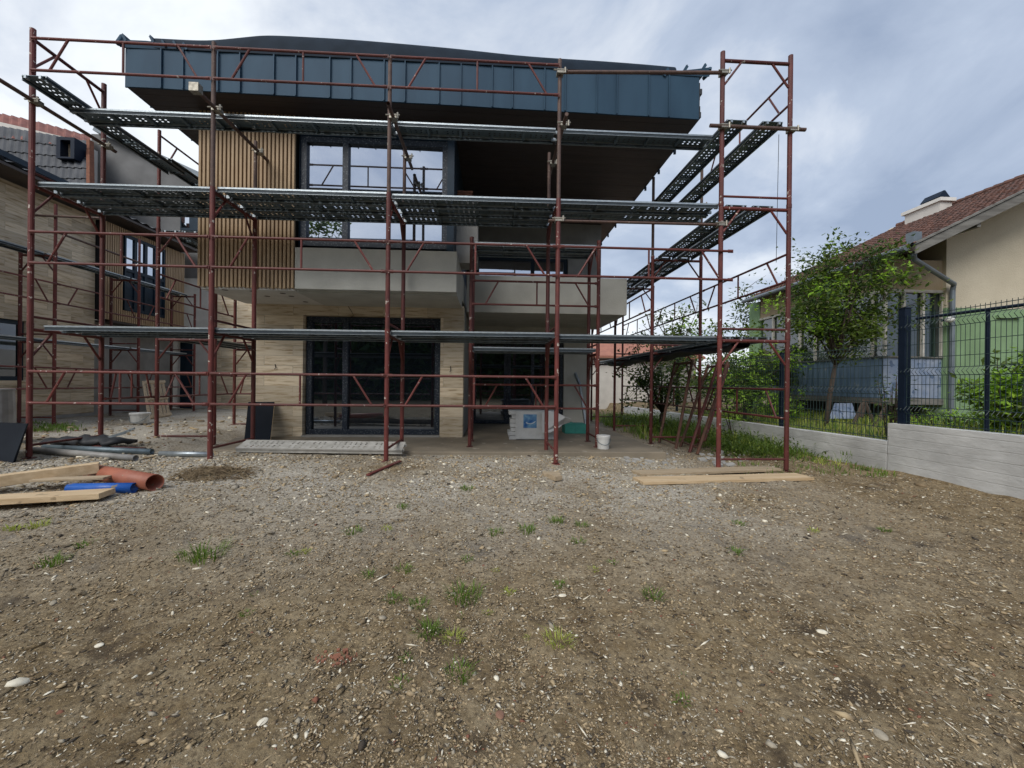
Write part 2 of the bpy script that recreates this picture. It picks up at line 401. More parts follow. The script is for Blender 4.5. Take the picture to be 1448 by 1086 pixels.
def boardconc():                          # board-marked concrete of the garden wall
    m = mat("board_marked_concrete", (.64,.64,.625), (.42,.42,.41), 1.6, .92, 0, 0, stretch=(1,1,1.35), detail=12, lo=.32, hi=.68)
    t = m.node_tree; b = t.nodes["Principled BSDF"]
    src = b.inputs["Base Color"].links[0].from_socket
    co = t.nodes.new("ShaderNodeTexCoord"); sp = t.nodes.new("ShaderNodeSeparateXYZ"); t.links.new(co.outputs["Object"], sp.inputs[0])
    cb = t.nodes.new("ShaderNodeCombineXYZ"); t.links.new(sp.outputs[1], cb.inputs[0]); t.links.new(sp.outputs[2], cb.inputs[1])
    br = t.nodes.new("ShaderNodeTexBrick"); br.inputs["Scale"].default_value = 1; br.inputs["Brick Width"].default_value = 4.1; br.inputs["Row Height"].default_value = .135
    br.inputs["Mortar Size"].default_value = .006; br.inputs["Mortar Smooth"].default_value = .6
    br.inputs["Color1"].default_value = (.95,.95,.95,1); br.inputs["Color2"].default_value = (1.02,1.02,1.02,1); br.inputs["Mortar"].default_value = (.89,.89,.88,1)
    t.links.new(cb.outputs[0], br.inputs["Vector"])
    x = t.nodes.new("ShaderNodeMix"); x.data_type = 'RGBA'; x.blend_type = 'MULTIPLY'; x.inputs[0].default_value = 1
    t.links.new(src, x.inputs[6]); t.links.new(br.outputs["Color"], x.inputs[7]); t.links.new(x.outputs[2], b.inputs["Base Color"])
    mp = t.nodes.new("ShaderNodeMapping"); mp.inputs["Scale"].default_value = (1,1,2.4)
    t.links.new(co.outputs["Object"], mp.inputs["Vector"])
    n = t.nodes.new("ShaderNodeTexNoise"); n.inputs["Scale"].default_value = 3; n.inputs["Detail"].default_value = 9; n.inputs["Roughness"].default_value = .7
    t.links.new(mp.outputs[0], n.inputs["Vector"])
    ad = t.nodes.new("ShaderNodeMath"); ad.operation = 'MULTIPLY_ADD'; ad.inputs[1].default_value = -.3; t.links.new(br.outputs["Fac"], ad.inputs[0]); t.links.new(n.outputs[0], ad.inputs[2])
    bp = t.nodes.new("ShaderNodeBump"); bp.inputs["Strength"].default_value = .7; bp.inputs["Distance"].default_value = .02
    t.links.new(ad.outputs[0], bp.inputs["Height"]); t.links.new(bp.outputs[0], b.inputs["Normal"])
    return m
M['boardc'] = boardconc()

def soil():
    m = bpy.data.materials.new("site_soil"); m.use_nodes = True; t = m.node_tree
    b = t.nodes["Principled BSDF"]; b.inputs["Roughness"].default_value = .95; b.inputs["Specular IOR Level"].default_value = .2
    g = t.nodes.new("ShaderNodeTexCoord").outputs["Object"]
    def N(scale, det=5, rough=.55):
        n = t.nodes.new("ShaderNodeTexNoise"); n.inputs["Scale"].default_value = scale; n.inputs["Detail"].default_value = det; n.inputs["Roughness"].default_value = rough
        t.links.new(g, n.inputs["Vector"]); return n.outputs[0]
    def MR(v, a, c, d=0, e=1):
        r = t.nodes.new("ShaderNodeMapRange"); r.inputs[1].default_value = a; r.inputs[2].default_value = c; r.inputs[3].default_value = d; r.inputs[4].default_value = e
        t.links.new(v, r.inputs[0]); return r.outputs[0]
    def MX(f, a, c):
        x = t.nodes.new("ShaderNodeMix"); x.data_type = 'RGBA'
        t.links.new(f, x.inputs[0])
        for i, v in ((6, a), (7, c)):
            if isinstance(v, tuple): x.inputs[i].default_value = (*v, 1)
            else: t.links.new(v, x.inputs[i])
        return x.outputs[2]
    def MA(op, a, c):
        x = t.nodes.new("ShaderNodeMath"); x.operation = op
        for i, v in ((0, a), (1, c)):
            if isinstance(v, (int, float)): x.inputs[i].default_value = v
            else: t.links.new(v, x.inputs[i])
        return x.outputs[0]
    col = MX(MR(N(1.3, 6), .36, .64), (.155,.108,.055), (.240,.178,.098))
    col = MX(MR(N(7, 6, .65), .40, .70), col, (.33,.262,.165))
    col = MX(MR(N(3.1, 4), .58, .70), col, (.085,.062,.038))
    # crushed grey stone spread in front of the house
    s = t.nodes.new("ShaderNodeSeparateXYZ"); t.links.new(g, s.inputs[0])
    band = MA('MULTIPLY', MR(s.outputs[1], 2.3, 4.8), MR(s.outputs[0], 4.6, 2.4))
    grav = MA('MULTIPLY', band, MR(N(.8, 5), .30, .54))
    col = MX(grav, col, (.46,.425,.36))
    # dark damp patches and coarse grain
    col = MX(MR(N(38, 4, .7), .46, .72), col, (.070,.050,.031))
    col = MX(MR(N(60, 4, .7), .60, .74), col, (.50,.43,.32))
    t.links.new(col, b.inputs["Base Color"])
    h = MA('ADD', MA('MULTIPLY', N(16, 8, .68), 1.0), MA('MULTIPLY', N(75, 6, .7), .45))
    bp = t.nodes.new("ShaderNodeBump"); bp.inputs["Strength"].default_value = .9; bp.inputs["Distance"].default_value = .026
    t.links.new(h, bp.inputs["Height"]); t.links.new(bp.outputs[0], b.inputs["Normal"])
    return m
M['soil'] = soil()

# ------------------------------------------------------------------ ground
def axis(lo, hi, c0, c1, fine, grow):
    a = list(np.arange(c0, c1, fine)); s = fine
    while a[-1] < hi: s *= grow; a.append(a[-1] + s)
    s = fine
    while a[0] > lo: s *= grow; a.insert(0, a[0] - s)
    return np.array(a)
xs = axis(-300, 300, -3.2, 3.4, .022, 1.035)
ys = axis(-60, 500, .9, 4.2, .020, 1.022)
X, Y = np.meshgrid(xs, ys)
Z = gz(X, Y)
near = np.exp(-((np.maximum(np.hypot(X, Y) - 2.5, 0)) / 5.0) ** 2)
Z += near * (0.011 * (vnoise(X * 17, Y * 17, 4) - .5) + 0.008 * (vnoise(X * 38, Y * 38, 6) - .5))
Z -= 0.012 * sstep(30, 60, np.hypot(X, Y)) * 20 * 0
nx, ny = len(xs), len(ys)
me = bpy.data.meshes.new("ground")
co = np.stack([X.ravel(), Y.ravel(), Z.ravel()], 1)
idx = np.arange(nx * ny).reshape(ny, nx)
q = np.stack([idx[:-1,:-1].ravel(), idx[:-1,1:].ravel(), idx[1:,1:].ravel(), idx[1:,:-1].ravel()], 1)
def mesh_np(me, co, faces, k):
    me.vertices.add(len(co)); me.vertices.foreach_set("co", co.astype(np.float32).ravel())
    n = len(faces); me.loops.add(n * k); me.loops.foreach_set("vertex_index", faces.astype(np.int32).ravel())
    me.polygons.add(n); me.polygons.foreach_set("loop_start", np.arange(0, n * k, k, dtype=np.int32))
    me.update(calc_edges=True); me.validate()
mesh_np(me, co, q, 4)
me.materials.append(M['soil'])
me.polygons.foreach_set("use_smooth", [True] * len(me.polygons))
ground = bpy.data.objects.new("ground", me); COL.objects.link(ground)
tag(ground, "bare brown building-site soil with crushed stone", kind="structure")

# ------------------------------------------------------------------ loose stones and chips: uncountable
OCT = np.array([(1,0,0),(-1,0,0),(0,1,0),(0,-1,0),(0,0,1),(0,0,-1)], float)
OCTF = np.array([(0,2,4),(2,1,4),(1,3,4),(3,0,4),(2,0,5),(1,2,5),(3,1,5),(0,3,5)])
# a rounder chip: 12-vertex solid
_t = (1 + 5 ** .5) / 2
ICO = np.array([(-1,_t,0),(1,_t,0),(-1,-_t,0),(1,-_t,0),(0,-1,_t),(0,1,_t),(0,-1,-_t),(0,1,-_t),(_t,0,-1),(_t,0,1),(-_t,0,-1),(-_t,0,1)], float) / (1 + _t*_t) ** .5
ICOF = np.array([(0,11,5),(0,5,1),(0,1,7),(0,7,10),(0,10,11),(1,5,9),(5,11,4),(11,10,2),(10,7,6),(7,1,8),(3,9,4),(3,4,2),(3,2,6),(3,6,8),(3,8,9),(4,9,5),(2,4,11),(6,2,10),(8,6,7),(9,8,1)])
def scatter(name, n, rmin, rmax, size, flat, elong, matlist, probs, label, solid, r_pow=1.0, keep=None, clus=(.3, 0)):
    r = rmin * (rmax / rmin) ** (rng.random(n) ** r_pow)
    a = rng.uniform(R(-64), R(70), n)
    x = r * np.sin(a); y = r * np.cos(a)
    ok = (x < WALLX - .05) & (y > .5) & ~((y > 6.8) & (x > -5.6) & (x < 3.2))
    ok &= rng.random(n) < (clus[0] + (1 - clus[0]) * sstep(.38, .66, .6*vnoise(x*1.7 + clus[1], y*1.7, 21) + .4*vnoise(x*5 + clus[1], y*5, 22)))
    if keep is not None: ok &= keep(x, y)
    x, y, r = x[ok], y[ok], r[ok]; n = len(x)
    z = gz(x, y)
    s = size * np.exp(rng.normal(0, .45, n)) * (0.72 + .14 * r)
    V, F = (OCT, OCTF) if solid == 8 else (ICO, ICOF)
    k = len(V)
    jit = 1 + rng.normal(0, .18, (n, k, 1))
    v = V[None] * jit
    v = v * np.stack([s * rng.uniform(elong[0], elong[1], n), s, s * rng.uniform(flat[0], flat[1], n)], 1)[:, None, :]
    th = rng.uniform(0, 2*np.pi, n); tl = rng.normal(0, .25, n)
    c, sn = np.cos(tl)[:, None], np.sin(tl)[:, None]
    vx = v[:,:,0]*c - v[:,:,2]*sn; vz = v[:,:,0]*sn + v[:,:,2]*c; vy = v[:,:,1]
    c, sn = np.cos(th)[:, None], np.sin(th)[:, None]
    wx = vx*c - vy*sn + x[:, None]; wy = vx*sn + vy*c + y[:, None]; wz = vz + (z + s * .18 + .001)[:, None]
    co = np.stack([wx, wy, wz], 2).reshape(-1, 3)
    f = (F[None] + (np.arange(n) * k)[:, None, None]).reshape(-1, 3)
    me = bpy.data.meshes.new(name); mesh_np(me, co, f, 3)
    for m_ in matlist: me.materials.append(m_)
    mi = np.repeat(rng.choice(len(matlist), n, p=probs), len(F)).astype(np.int32)
    me.polygons.foreach_set("material_index", mi); me.update()
    o = bpy.data.objects.new(name, me); COL.objects.link(o)
    return tag(o, label, kind="stuff")
def rock(name, c, c2, r=.9): return mat(name, c, c2, 40, r)
RK = [rock("stone_white", (.76,.71,.58), (.60,.54,.42)), rock("stone_grey", (.37,.325,.25), (.27,.235,.175)), rock("stone_tan", (.42,.325,.195), (.32,.24,.145)),
      rock("stone_brown", (.17,.122,.070), (.235,.175,.105)), rock("stone_dark", (.05,.04,.03), (.07,.056,.042)), rock("stone_brick", (.24,.10,.06), (.18,.08,.05))]
scatter("gravel", 175000, 1.1, 9.5, .0034, (.3,.65), (1.0,2.4), RK, [.03,.16,.38,.31,.11,.01], "fine gravel and soil crumbs over the bare yard", 8, .9, clus=(.55, 3))
scatter("white_chips", 19000, 1.15, 9.5, .0029, (.22,.5), (1.2,2.6), RK, [.42,.16,.42,0,0,0], "pale stone chips sprinkled over the brown soil", 20, .9)
scatter("pebbles", 1700, 1.2, 9.0, .0066, (.3,.6), (1.0,1.8), RK, [.12,.28,.30,.22,.03,.05], "larger rounded pebbles half sunk in the soil", 20, .85)
scatter("clods", 5500, 1.3, 9.0, .0065, (.25,.5), (1.0,2.2), [M['soil']], [1], "brown clods of earth over the yard", 20, .8)
scatter("crushed_stone", 24000, 3.4, 8.2, .0058, (.4,.9), (1.0,2.0), RK, [.14,.48,.27,.10,.01,0], "grey crushed stone in front of the terrace", 20, 1.0, keep=lambda x, y: (x < 3.4) & (y > 3.4) & (rng.random(len(x)) < sstep(3.3, 5.0, y)))
scatter("passage_rubble", 7000, 6.5, 15, .0085, (.4,.9), (1.0,2.2), RK, [.12,.40,.30,.16,.01,.01], "stony rubble over the soil of the left passage", 20, 1.0, keep=lambda x, y: (x < -4.6) & (x > -10.9))
scatter("straw_bits", 19000, 1.15, 8, .0018, (.5,.9), (4,12), RK, [.16,.10,.44,.20,.10,0], "dry straw and twig bits on the soil", 8, .9)

# ------------------------------------------------------------------ grass
def blades(mb, x, y, z, n, h, spread, wid, m=0, lean=.5):
    for _ in range(n):
        a = random.uniform(0, 2*math.pi); r = spread * random.random() ** .7
        bx, by = x + r*math.cos(a), y + r*math.sin(a)
        a2 = a + random.uniform(-.9, .9); hh = h * random.uniform(.5, 1.15); ln = hh * lean * random.uniform(.3, 1.5)
        wv = Vector((-math.sin(a2), math.cos(a2), 0)) * wid * random.uniform(.6, 1.2)
        d = Vector((math.cos(a2), math.sin(a2), 0))
        p0 = Vector((bx, by, z - .01)); p1 = p0 + d*ln*.35 + Vector((0,0,hh*.6)); p2 = p0 + d*ln + Vector((0,0,hh))
        if random.random() < .35: p2.z -= hh*.35; p2 += d*ln*.3
        mb.add([p0-wv, p0+wv, p1+wv*.8, p1-wv*.8, p2], [(0,1,2,3), (3,2,4)], m)
gm = MB()
TUFTS = [(288,782,1.5),(655,838,1.4),(607,888,1.0),(640,898,.8),(790,902,1.0),(652,948,.9),(566,960,.5),(575,925,.4),(556,842,.7),(592,850,.7),
         (520,808,.6),(572,800,.7),(500,747,.7),(547,742,.5),(570,712,.6),(660,686,.7),(700,748,.7),(745,745,.9),(785,732,.8),(822,738,.6),(818,760,.6),
         (925,838,.8),(790,822,.6),(720,832,.5),(865,790,.4),(75,790,.8),(120,765,.5),(350,862,.4),(360,835,.3),(415,778,.5),(965,985,.5),(968,952,.3),(660,786,.5),(700,800,.35),(840,800,.4),(430,775,.4),
         (1040,775,.6),(1045,735,.5),(1250,745,.5),(1150,745,.4),(55,738,.6),(20,742,.5),(650,865,.35),(690,860,.35),(745,895,.3)]
for px, py, s in TUFTS:
    p = onground(px, py + 6)
    k = p.length / 3.0
    blades(gm, p.x, p.y, p.z, int(64 * s + 14), .072 * s * (.6 + .4*k), .085 * s * (.55 + .45*k), .0030 * (.6 + .5*k), random.choice((0,0,0,1)), .75)
gm.build("grass", [M['grass'], M['grassy']])
tag(bpy.data.objects["grass"], "scattered green grass tufts sprouting from the soil", kind="stuff")

wg = MB()                                 # rank weeds along the foot of the garden wall
for _ in range(1050):
    y = random.uniform(5.6, 16); x = random.uniform(4.7 + .10*max(0, 9 - y), WALLX - .02) if y < 9 else random.uniform(3.6, WALLX - .02)
    if y > 8 and x < 4.6 and random.random() < .5: continue
    t_ = min(1, max(.12, (y - 6.0) / 3.2))
    if y < 7.6 and (x < 5.6 or random.random() < .72): continue
    blades(wg, x, y, G(x, y), 9, .08 + .32*t_*random.random(), .12 + .08*t_, .006 + .004*t_, 0 if random.random() < .8 else 1, .6)
for _ in range(560):                      # broad leaved weeds among them
    y = random.uniform(7.2, 15); x = random.uniform(4.2, WALLX - .03); z = G(x, y)
    hh = random.uniform(.12, .42) * min(1, (y - 6.2)/2)
    for k in range(14):
        c = Vector((x + random.gauss(0,.12), y + random.gauss(0,.12), z + hh*random.random()))
        a = Vector((random.gauss(0,1), random.gauss(0,1), random.gauss(0,.5))).normalized()*.045; b_ = a.cross(Vector((0,.3,1))).normalized()*.018
        wg.add([c-a, c+b_, c+a, c-b_], [(0,1,2,3)], 2)
wg.build("weeds", [M['grass'], M['grassy'], M['leafa']])
tag(bpy.data.objects["weeds"], "rank green weeds along the foot of the garden wall", kind="stuff")
yg = MB()                                 # yellow-green grass in the neighbour's yard behind the wall
for _ in range(1500):
    y = random.uniform(5.0, 14); x = random.uniform(WALLX + .22, 10.2)
    blades(yg, x, y, G(x, y), 7, random.uniform(.12, .30), .13, .007, 1 if random.random() < .55 else 0, .6)
yg.build("yard_grass", [M['grass'], M['grassy']])
tag(bpy.data.objects["yard_grass"], "long yellow green grass behind the garden wall", kind="stuff")
lg = MB()
for _ in range(60):
    p = onground(random.uniform(42, 112), random.uniform(598, 611))
    blades(lg, p.x, p.y, p.z, 8, .10, .14, .008, 0, .6)
for _ in range(50):
    p = onground(random.uniform(1040, 1200), random.uniform(640, 672))
    blades(lg, p.x, p.y, p.z, 8, .09, .10, .005, 0, .6)
lg.build("wallside_grass", [M['grass'], M['grassy']])
tag(bpy.data.objects["wallside_grass"], "low green grass in patches beside walls", kind="stuff")

# ------------------------------------------------------------------ house under construction
YB, YW, YR, YD = 7.35, 8.74, 6.85, 11.6
ZF = H - 1.145                            # ground floor screed
ZS = H + 1.63                             # underside of the upper floor
house = thing("unfinished_house", (-1, 8.7, ZF), "two storey house under construction behind the front scaffold, dark overhanging roof and wood slat corner", "house")
XL = at(362, 520, YW).x; XPR = at(655, 520, YW).x
WX0, WX1 = at(428, 520, YW).x, at(622.5, 520, YW).x
WZ0, WZ1 = ZF + .05, at(520, 447, YW).z
def wallbox(*a, name="wall", m=M['trav']): return MB().box(*a).build(name, m, house)
mb = MB(); mb.box(XL, WX0, YW, YW+.35, ZF-.15, ZS)
mb.box(WX1, XPR, YW, YW+.35, ZF-.15, ZS); mb.box(WX0, WX1, YW, YW+.35, WZ1, ZS)
fw = mb.build("wall", M['trav'], house); fw["label"] = "travertine clad ground floor wall"
# shell of the house behind: left flank, rear, upper storey
wallbox(XL, XL+.3, YW+.35, 14.4, ZF-.2, ZS, m=M['travs'])
wallbox(XPR-.28, XPR, YW+.35, YD, ZF-.2, ZS, m=M['concd'])
XDR = at(832, 540, YD).x
DX0, DX1 = at(668, 540, YD).x, at(797, 540, YD).x
DZ1 = at(730, 481, YD).z
mb = MB(); mb.box(XPR, DX0, YD, YD+.3, ZF-.2, ZS); mb.box(DX1, XDR, YD, YD+.3, ZF-.2, ZS); mb.box(DX0, DX1, YD, YD+.3, DZ1, ZS)
mb.box(XDR-.3, XDR, YD+.3, 14.4, ZF-.2, ZS); mb.box(XL, XDR, 14.4, 14.7, ZF-.2, ZS+3)
mb.build("rear_wall", M['conc'], house)
# ragged white edge of insulation board at the right end of the rear wall
mb = MB()
z = ZF
while z < ZS - .3:
    h_ = random.uniform(.2, .5); mb.box(XDR, XDR + random.uniform(.03, .09), YD+.02, YD+.3, z, z + h_ - .004); z += h_
mb.build("insulation", M['whitep'], house)
mb = MB()
z = ZF + .1
while z < ZS - .5:
    h_ = random.uniform(.15, .4); mb.box(XL - random.uniform(.03, .07), XL, YW+.04, YW+.3, z, z + h_ - .05); z += h_
mb.build("insulation", M['whitep'], house)
# upper floor slab and box
BX0, BX1 = at(280, 300, YB).x, at(640, 300, YB).x
SX1 = at(418, 300, YB).x
ZBOX = H + 4.66
mb = MB(); mb.box(BX0+.06, SX1-.04, YB+.06, YW+5, ZS+.02, ZBOX); b_ = mb.build("slat_backing", M['black'], house)
slats = MB(); n = 24; pw = (SX1 - BX0) / n
for i in range(n):
    x = BX0 + pw*i
    slats.box(x, x + pw*.56, YB, YB+.055, ZS - random.choice((0,0,.01,.015)), ZBOX - .003)
for i in range(30):
    y = YB + .08 + i*pw
    slats.box(BX0, BX0+.055, y, y + pw*.56, ZS, ZBOX - .003)
slats.build("slat_cladding", M['wood'], house)
# underside of the box: white plaster with recessed light holes, bare concrete right of it
mb = MB(); mb.box(BX0+.02, SX1-.02, YB+.06, YW-.003, ZS-.035, ZS+.018); wp = mb.build("white_soffit", M['whitep'], house)
for (px, py) in ((330,425),(358,412),(378,419),(400,415),(345,408),(318,410),(412,419),(432,427)):
    d = ray(px, py); t = (ZS - .0365 - H) / d.z
    x, y = d.x*t, d.y*t
    if BX0+.1 < x < SX1-.1 and YB+.1 < y < YW-.1:
        MB().tube((x,y,ZS-.0375), (x,y,ZS-.034), .05, 14).build("light_hole", M['soffit'], wp)
mb = MB(); BXR = at(645.6, 400, YB).x
mb.box(SX1-.018, BXR, YB+.12, YW-.003, ZS-.05, ZS+.16)
mb.build("balcony_slab", M['conc'], house)
mb = MB()
pz0, pz1 = at(530, 411, YB).z, at(530, 353, YB).z
mb.box(SX1+.005, BXR, YB-.02, YB+.118, pz0, pz1)
mb.box(BXR-.14, BXR-.002, YB+.12, YW+2.6, ZS+.162, pz1-.004)
pp = mb.build("parapet", M['conc'], house, bevel=.006)
# upper window set back behind the parapet
YG = YB + .22
ux0, ux1 = SX1 + .01, at(643, 300, YG).x
uz0, uz1 = ZS + .2, ZBOX
def glazed(name, x0, x1, z0, z1, y, cols, rows, fw_, gm_, frame_m, parent=house, label=None, depth=.08):
    """frame bars along given column and row positions (fractions), with panes between"""
    f = MB()
    cs = [x0 + (x1-x0)*c for c in cols]; rs = [z0 + (z1-z0)*r for r in rows]
    for i, c in enumerate(cs):
        a = c if i == 0 else c - fw_/2; b = c + fw_/2
        if i == 0: b = c + fw_
        if i == len(cs)-1: a, b = c - fw_, c
        f.box(a, b, y - depth, y + .02, z0, z1)
    for i, r in enumerate(rs):
        a, b = r - fw_/2, r + fw_/2
        if i == 0: a, b = r, r + fw_
        if i == len(rs)-1: a, b = r - fw_, r
        for j in range(len(cs)-1):
            xa = cs[j] + (fw_ if j == 0 else fw_/2); xb = cs[j+1] - (fw_ if j == len(cs)-2 else fw_/2)
            f.box(xa, xb, y - depth + .003, y + .02, a, b)
    fo = f.build(name, frame_m, parent)
    if label: fo["label"] = label
    for i in range(len(rs)-1):
        for j in range(len(cs)-1):
            xa = cs[j] + (fw_ if j == 0 else fw_/2); xb = cs[j+1] - (fw_ if j == len(cs)-2 else fw_/2)
            za = rs[i] + (fw_ if i == 0 else fw_/2); zb = rs[i+1] - (fw_ if i == len(rs)-2 else fw_/2)
            MB().box(xa, xb, y - .012, y + .012, za, zb).build("pane", gm_, fo)
    return fo
wx = lambda px: at(px, 240, YG).x
wzv = lambda py: at(540, py, YG).z
# surround
mb = MB(); mb.box(ux0, wx(428), YG-.12, YG+.2, uz0, ZBOX-.003); mb.box(wx(634), ux1, YG-.16, YG+.2, uz0, ZBOX-.003)
mb.box(wx(428), wx(634), YG-.10, YG+.2, wzv(200), ZBOX-.003)
mb.box(ux1-.1, ux1, YG+.2, YD+.0, ZS+.17, ZBOX-.003)
mb.build("window_surround", M['navy2'], house)
W0, W1 = wx(428), wx(634); Zt, Zb = wzv(200), wzv(352)
fr = (wx(490.5) - W0) / (W1 - W0); tr_ = (wzv(288) - Zb) / (Zt - Zb)
up_ = glazed("window", W0, W1, Zb, Zt, YG, (0, fr, 1), (0, tr_, 1), .10, M['glass'], M['tape'], label="mirror glazed upper window in taped navy frame")
MB().box(W0, W1, YG+.3, YG+.32, Zb, Zt).build("blind_wall", M['darkin'], house)
# ground floor sliding window
g0, g1 = WX0, WX1
fr = (at(489, 540, YW+.2).x - g0) / (g1 - g0)
gw = glazed("sliding_window", g0+.02, g1-.02, ZF+.03, WZ1-.01, YW+.2, (0, fr, 1), (0, 1), .11, M['glassd'], M['tape'], label="ground floor sliding window in taped navy frame")
MB().box(g0, g1, YW-.06, YW+.115, ZF, ZF+.028).build("sill", M['concd'], house)
mb = MB(); mb.path([at(489,428,YW-.004), at(497,440,YW-.03), at(500,446,YW-.05), at(490,454,YW-.02)], .006, 5); mb.build("cable", M['black'], house)
mb = MB(); mb.path([at(389,515,YW-.004), at(390,520,YW-.03), at(388,522,YW-.03)], .008, 5); mb.path([at(637,518,YW-.004), at(637.5,524,YW-.03), at(636,526,YW-.03)], .008, 5); mb.build("cable", M['black'], house)
# recessed terrace: door below, door above, balcony of bare concrete
dr = glazed("terrace_door", DX0+.01, DX1-.01, ZF+.01, DZ1-.01, YD+.12, (0, .36, .40, .66, 1), (0, 1), .09, M['glassd'], M['tape'], label="dark terrace door deep under the concrete balcony")
b0, b1 = XPR + .02, at(886.5, 420, 9.3).x
YB2 = 9.3
mb = MB(); bz0, bz1 = at(760, 443, YB2).z, at(760, 391, YB2).z
mb.box(b0-.0, b1, YB2, YB2+.16, bz0, bz1); mb.box(b1-.16, b1, YB2+.162, YD+.3, bz0+.003, bz1-.003)
mb.box(b0, b1-.162, YB2+.162, YD+.31, bz0+.006, bz0+.26)
bc = mb.build("balcony", M['conc'], house, bevel=.006); bc["label"] = "bare concrete recessed balcony"
ZTOP = H + 4.62
uxr = at(850, 360, YD).x
ud0, ud1, udz = at(672, 380, YD).x, at(803, 380, YD).x, at(740, 366, YD).z
mb = MB(); mb.box(XPR-.05, ud0, YD+.002, YD+.3, bz0+.26, ZTOP); mb.box(ud1, uxr, YD+.002, YD+.3, bz0+.26, ZTOP); mb.box(ud0, ud1, YD+.002, YD+.3, udz+.05, ZTOP)
mb.box(uxr-.3, uxr, YD+.3, 14.4, bz0+.26, ZTOP)
mb.build("upper_wall", M['concd'], house)
ud = glazed("balcony_door", ud0+.01, ud1-.01, bz0+.27, udz+.05, YD+.12, (0, .62, 1), (0, 1), .10, M['glass'], M['navy2'], label="balcony door of the recessed upper terrace")
# roof: standing seam fascia, soffit, membrane
RX0, RX1 = at(178, 100, YR).x, at(989, 140, YR).x
zb_l, zb_r = at(178, 122, YR).z, at(989, 168.5, YR).z
zt_l, zt_r = at(178, 66, YR).z, at(989, 107, YR).z
zb = lambda x: zb_l + (zb_r - zb_l) * (x - RX0) / (RX1 - RX0)
zt = lambda x: zt_l + (zt_r - zt_l) * (x - RX0) / (RX1 - RX0)
YRB = 15.2
core = MB()
core.add([(RX0+.02,YR+.03,zb(RX0)+.02),(RX1-.02,YR+.03,zb(RX1)+.02),(RX1-.02,YRB,zb(RX1)+.02),(RX0+.02,YRB,zb(RX0)+.02),
          (RX0+.02,YR+.03,zt(RX0)-.03),(RX1-.02,YR+.03,zt(RX1)-.03),(RX1-.02,YRB,zt(RX1)-.03),(RX0+.02,YRB,zt(RX0)-.03)],
         [(4,5,6,7),(0,1,5,4),(1,2,6,5),(2,3,7,6),(3,0,4,7)])
roof = core.build("roof", M['membrane'], house)
seams = [178, 229, 260, 309, 340, 388, 419, 467, 497, 543.5, 573, 621, 652, 696, 724.5, 770, 799, 843.5, 872, 917, 945.5, 989]
fa = MB(); sm = MB(); fl = MB(); fr_ = MB()
sx = [at(p, 110, YR).x for p in seams]
for i in range(len(sx)-1):
    a, b = sx[i], sx[i+1]; dy = random.uniform(-.006, .006)
    fa.add([(a,YR+dy,zb(a)),(b,YR-dy,zb(b)),(b,YR-dy,zt(b)),(a,YR+dy,zt(a)),(a,YR+.025,zb(a)),(b,YR+.025,zb(b)),(b,YR+.025,zt(b)),(a,YR+.025,zt(a))],
           [(0,1,2,3),(7,6,5,4),(0,4,5,1),(3,2,6,7),(0,3,7,4),(1,5,6,2)])
for x in sx[1:-1]:
    sm.box(x-.006, x+.010, YR-.032, YR-.006, zb(x)-.004, zt(x)-.02)
for i in range(18):
    y = YR + .03 + i*.48
    if y + .46 > YRB: break
    fl.box(RX0-.004, RX0+.018, y, y+.478, zb(RX0), zt(RX0)); 
    fr_.box(RX1-.018, RX1+.004, y, y+.478, zb(RX1)-.0, zt(RX1)) if i > 1 else None
    sm.box(RX0-.03, RX0-.004, y-.008, y+.008, zb(RX0), zt(RX0)-.02)
fo = fa.build("fascia", M['navy'], roof); fl.build("side_fascia", M['navy'], roof); fr_.build("side_fascia", M['navy'], roof); sm.build("standing_seams", M['navy'], fo)
# ragged raw edge at the right corner
mb = MB(); z = zb(RX1) + .05
for k in range(6):
    h_ = .10; mb.box(RX1+.004, RX1 + random.uniform(.02,.07), YR+.03, YR+.5, z, z+h_-.006); z += h_
mb.build("raw_edge", M['rubber'], roof)
# soffit in boards
sf = MB(); y = YR + .03; k = 0
while y < YRB - .2:
    a, b = RX0+.02, RX1-.02
    zo = -.0012 if k % 2 else 0
    sf.add([(a,y,zb(a)+zo),(b,y,zb(b)+zo),(b,y+.136,zb(b)+zo),(a,y+.136,zb(a)+zo),(a,y,zb(a)+.019),(b,y,zb(b)+.019),(b,y+.136,zb(b)+.019),(a,y+.136,zb(a)+.019)],
           [(0,3,2,1),(4,5,6,7),(0,1,5,4),(2,3,7,6)])
    y += .14; k += 1
sf.build("soffit", M['soffit'], roof)
# hooks of the unfinished drip edge on the right
mb = MB()
for i in range(9):
    y = YR + .9 + i*.75; mb.box(RX1-.03, RX1+.012, y, y+.03, zb(RX1)-.09, zb(RX1)-.004)
mb.build("drip_hook", M['navy2'], roof)
# bulging membrane over the eaves
prof = [(236,63),(262,64),(300,66),(325,64),(345,60.5),(365,57),(385,55),(420,55.5),(460,57.5),(500,60.5),(560,65.5),(640,73),(700,81.5),(760,88),(830,92),(900,98),(945,103)]
pts = [at(px, py, YR+.35) for px, py in prof]
mv = MB(); rows = [(YR-.02, 0.0), (YR+.02, .45), (YR+.12, .8), (YR+.35, 1.0), (YR+.9, .95), (YR+2.0, .5), (YR+4.5, .1)]
for (yy, f) in rows:
    for p in pts:
        base = zt(p.x) - .015; hgt = max(.01, p.z - base)
        mv.v.append((p.x, yy, base + hgt*f*(1 + (.04*random.random() if 0 < f < 1 else 0))))
n = len(pts)
for i in range(len(rows)-1):
    for j in range(n-1):
        mv.f.append((i*n+j, i*n+j+1, (i+1)*n+j+1, (i+1)*n+j)); mv.m.append(0)
mo = mv.build("membrane", M['membrane'], roof, smooth=True)
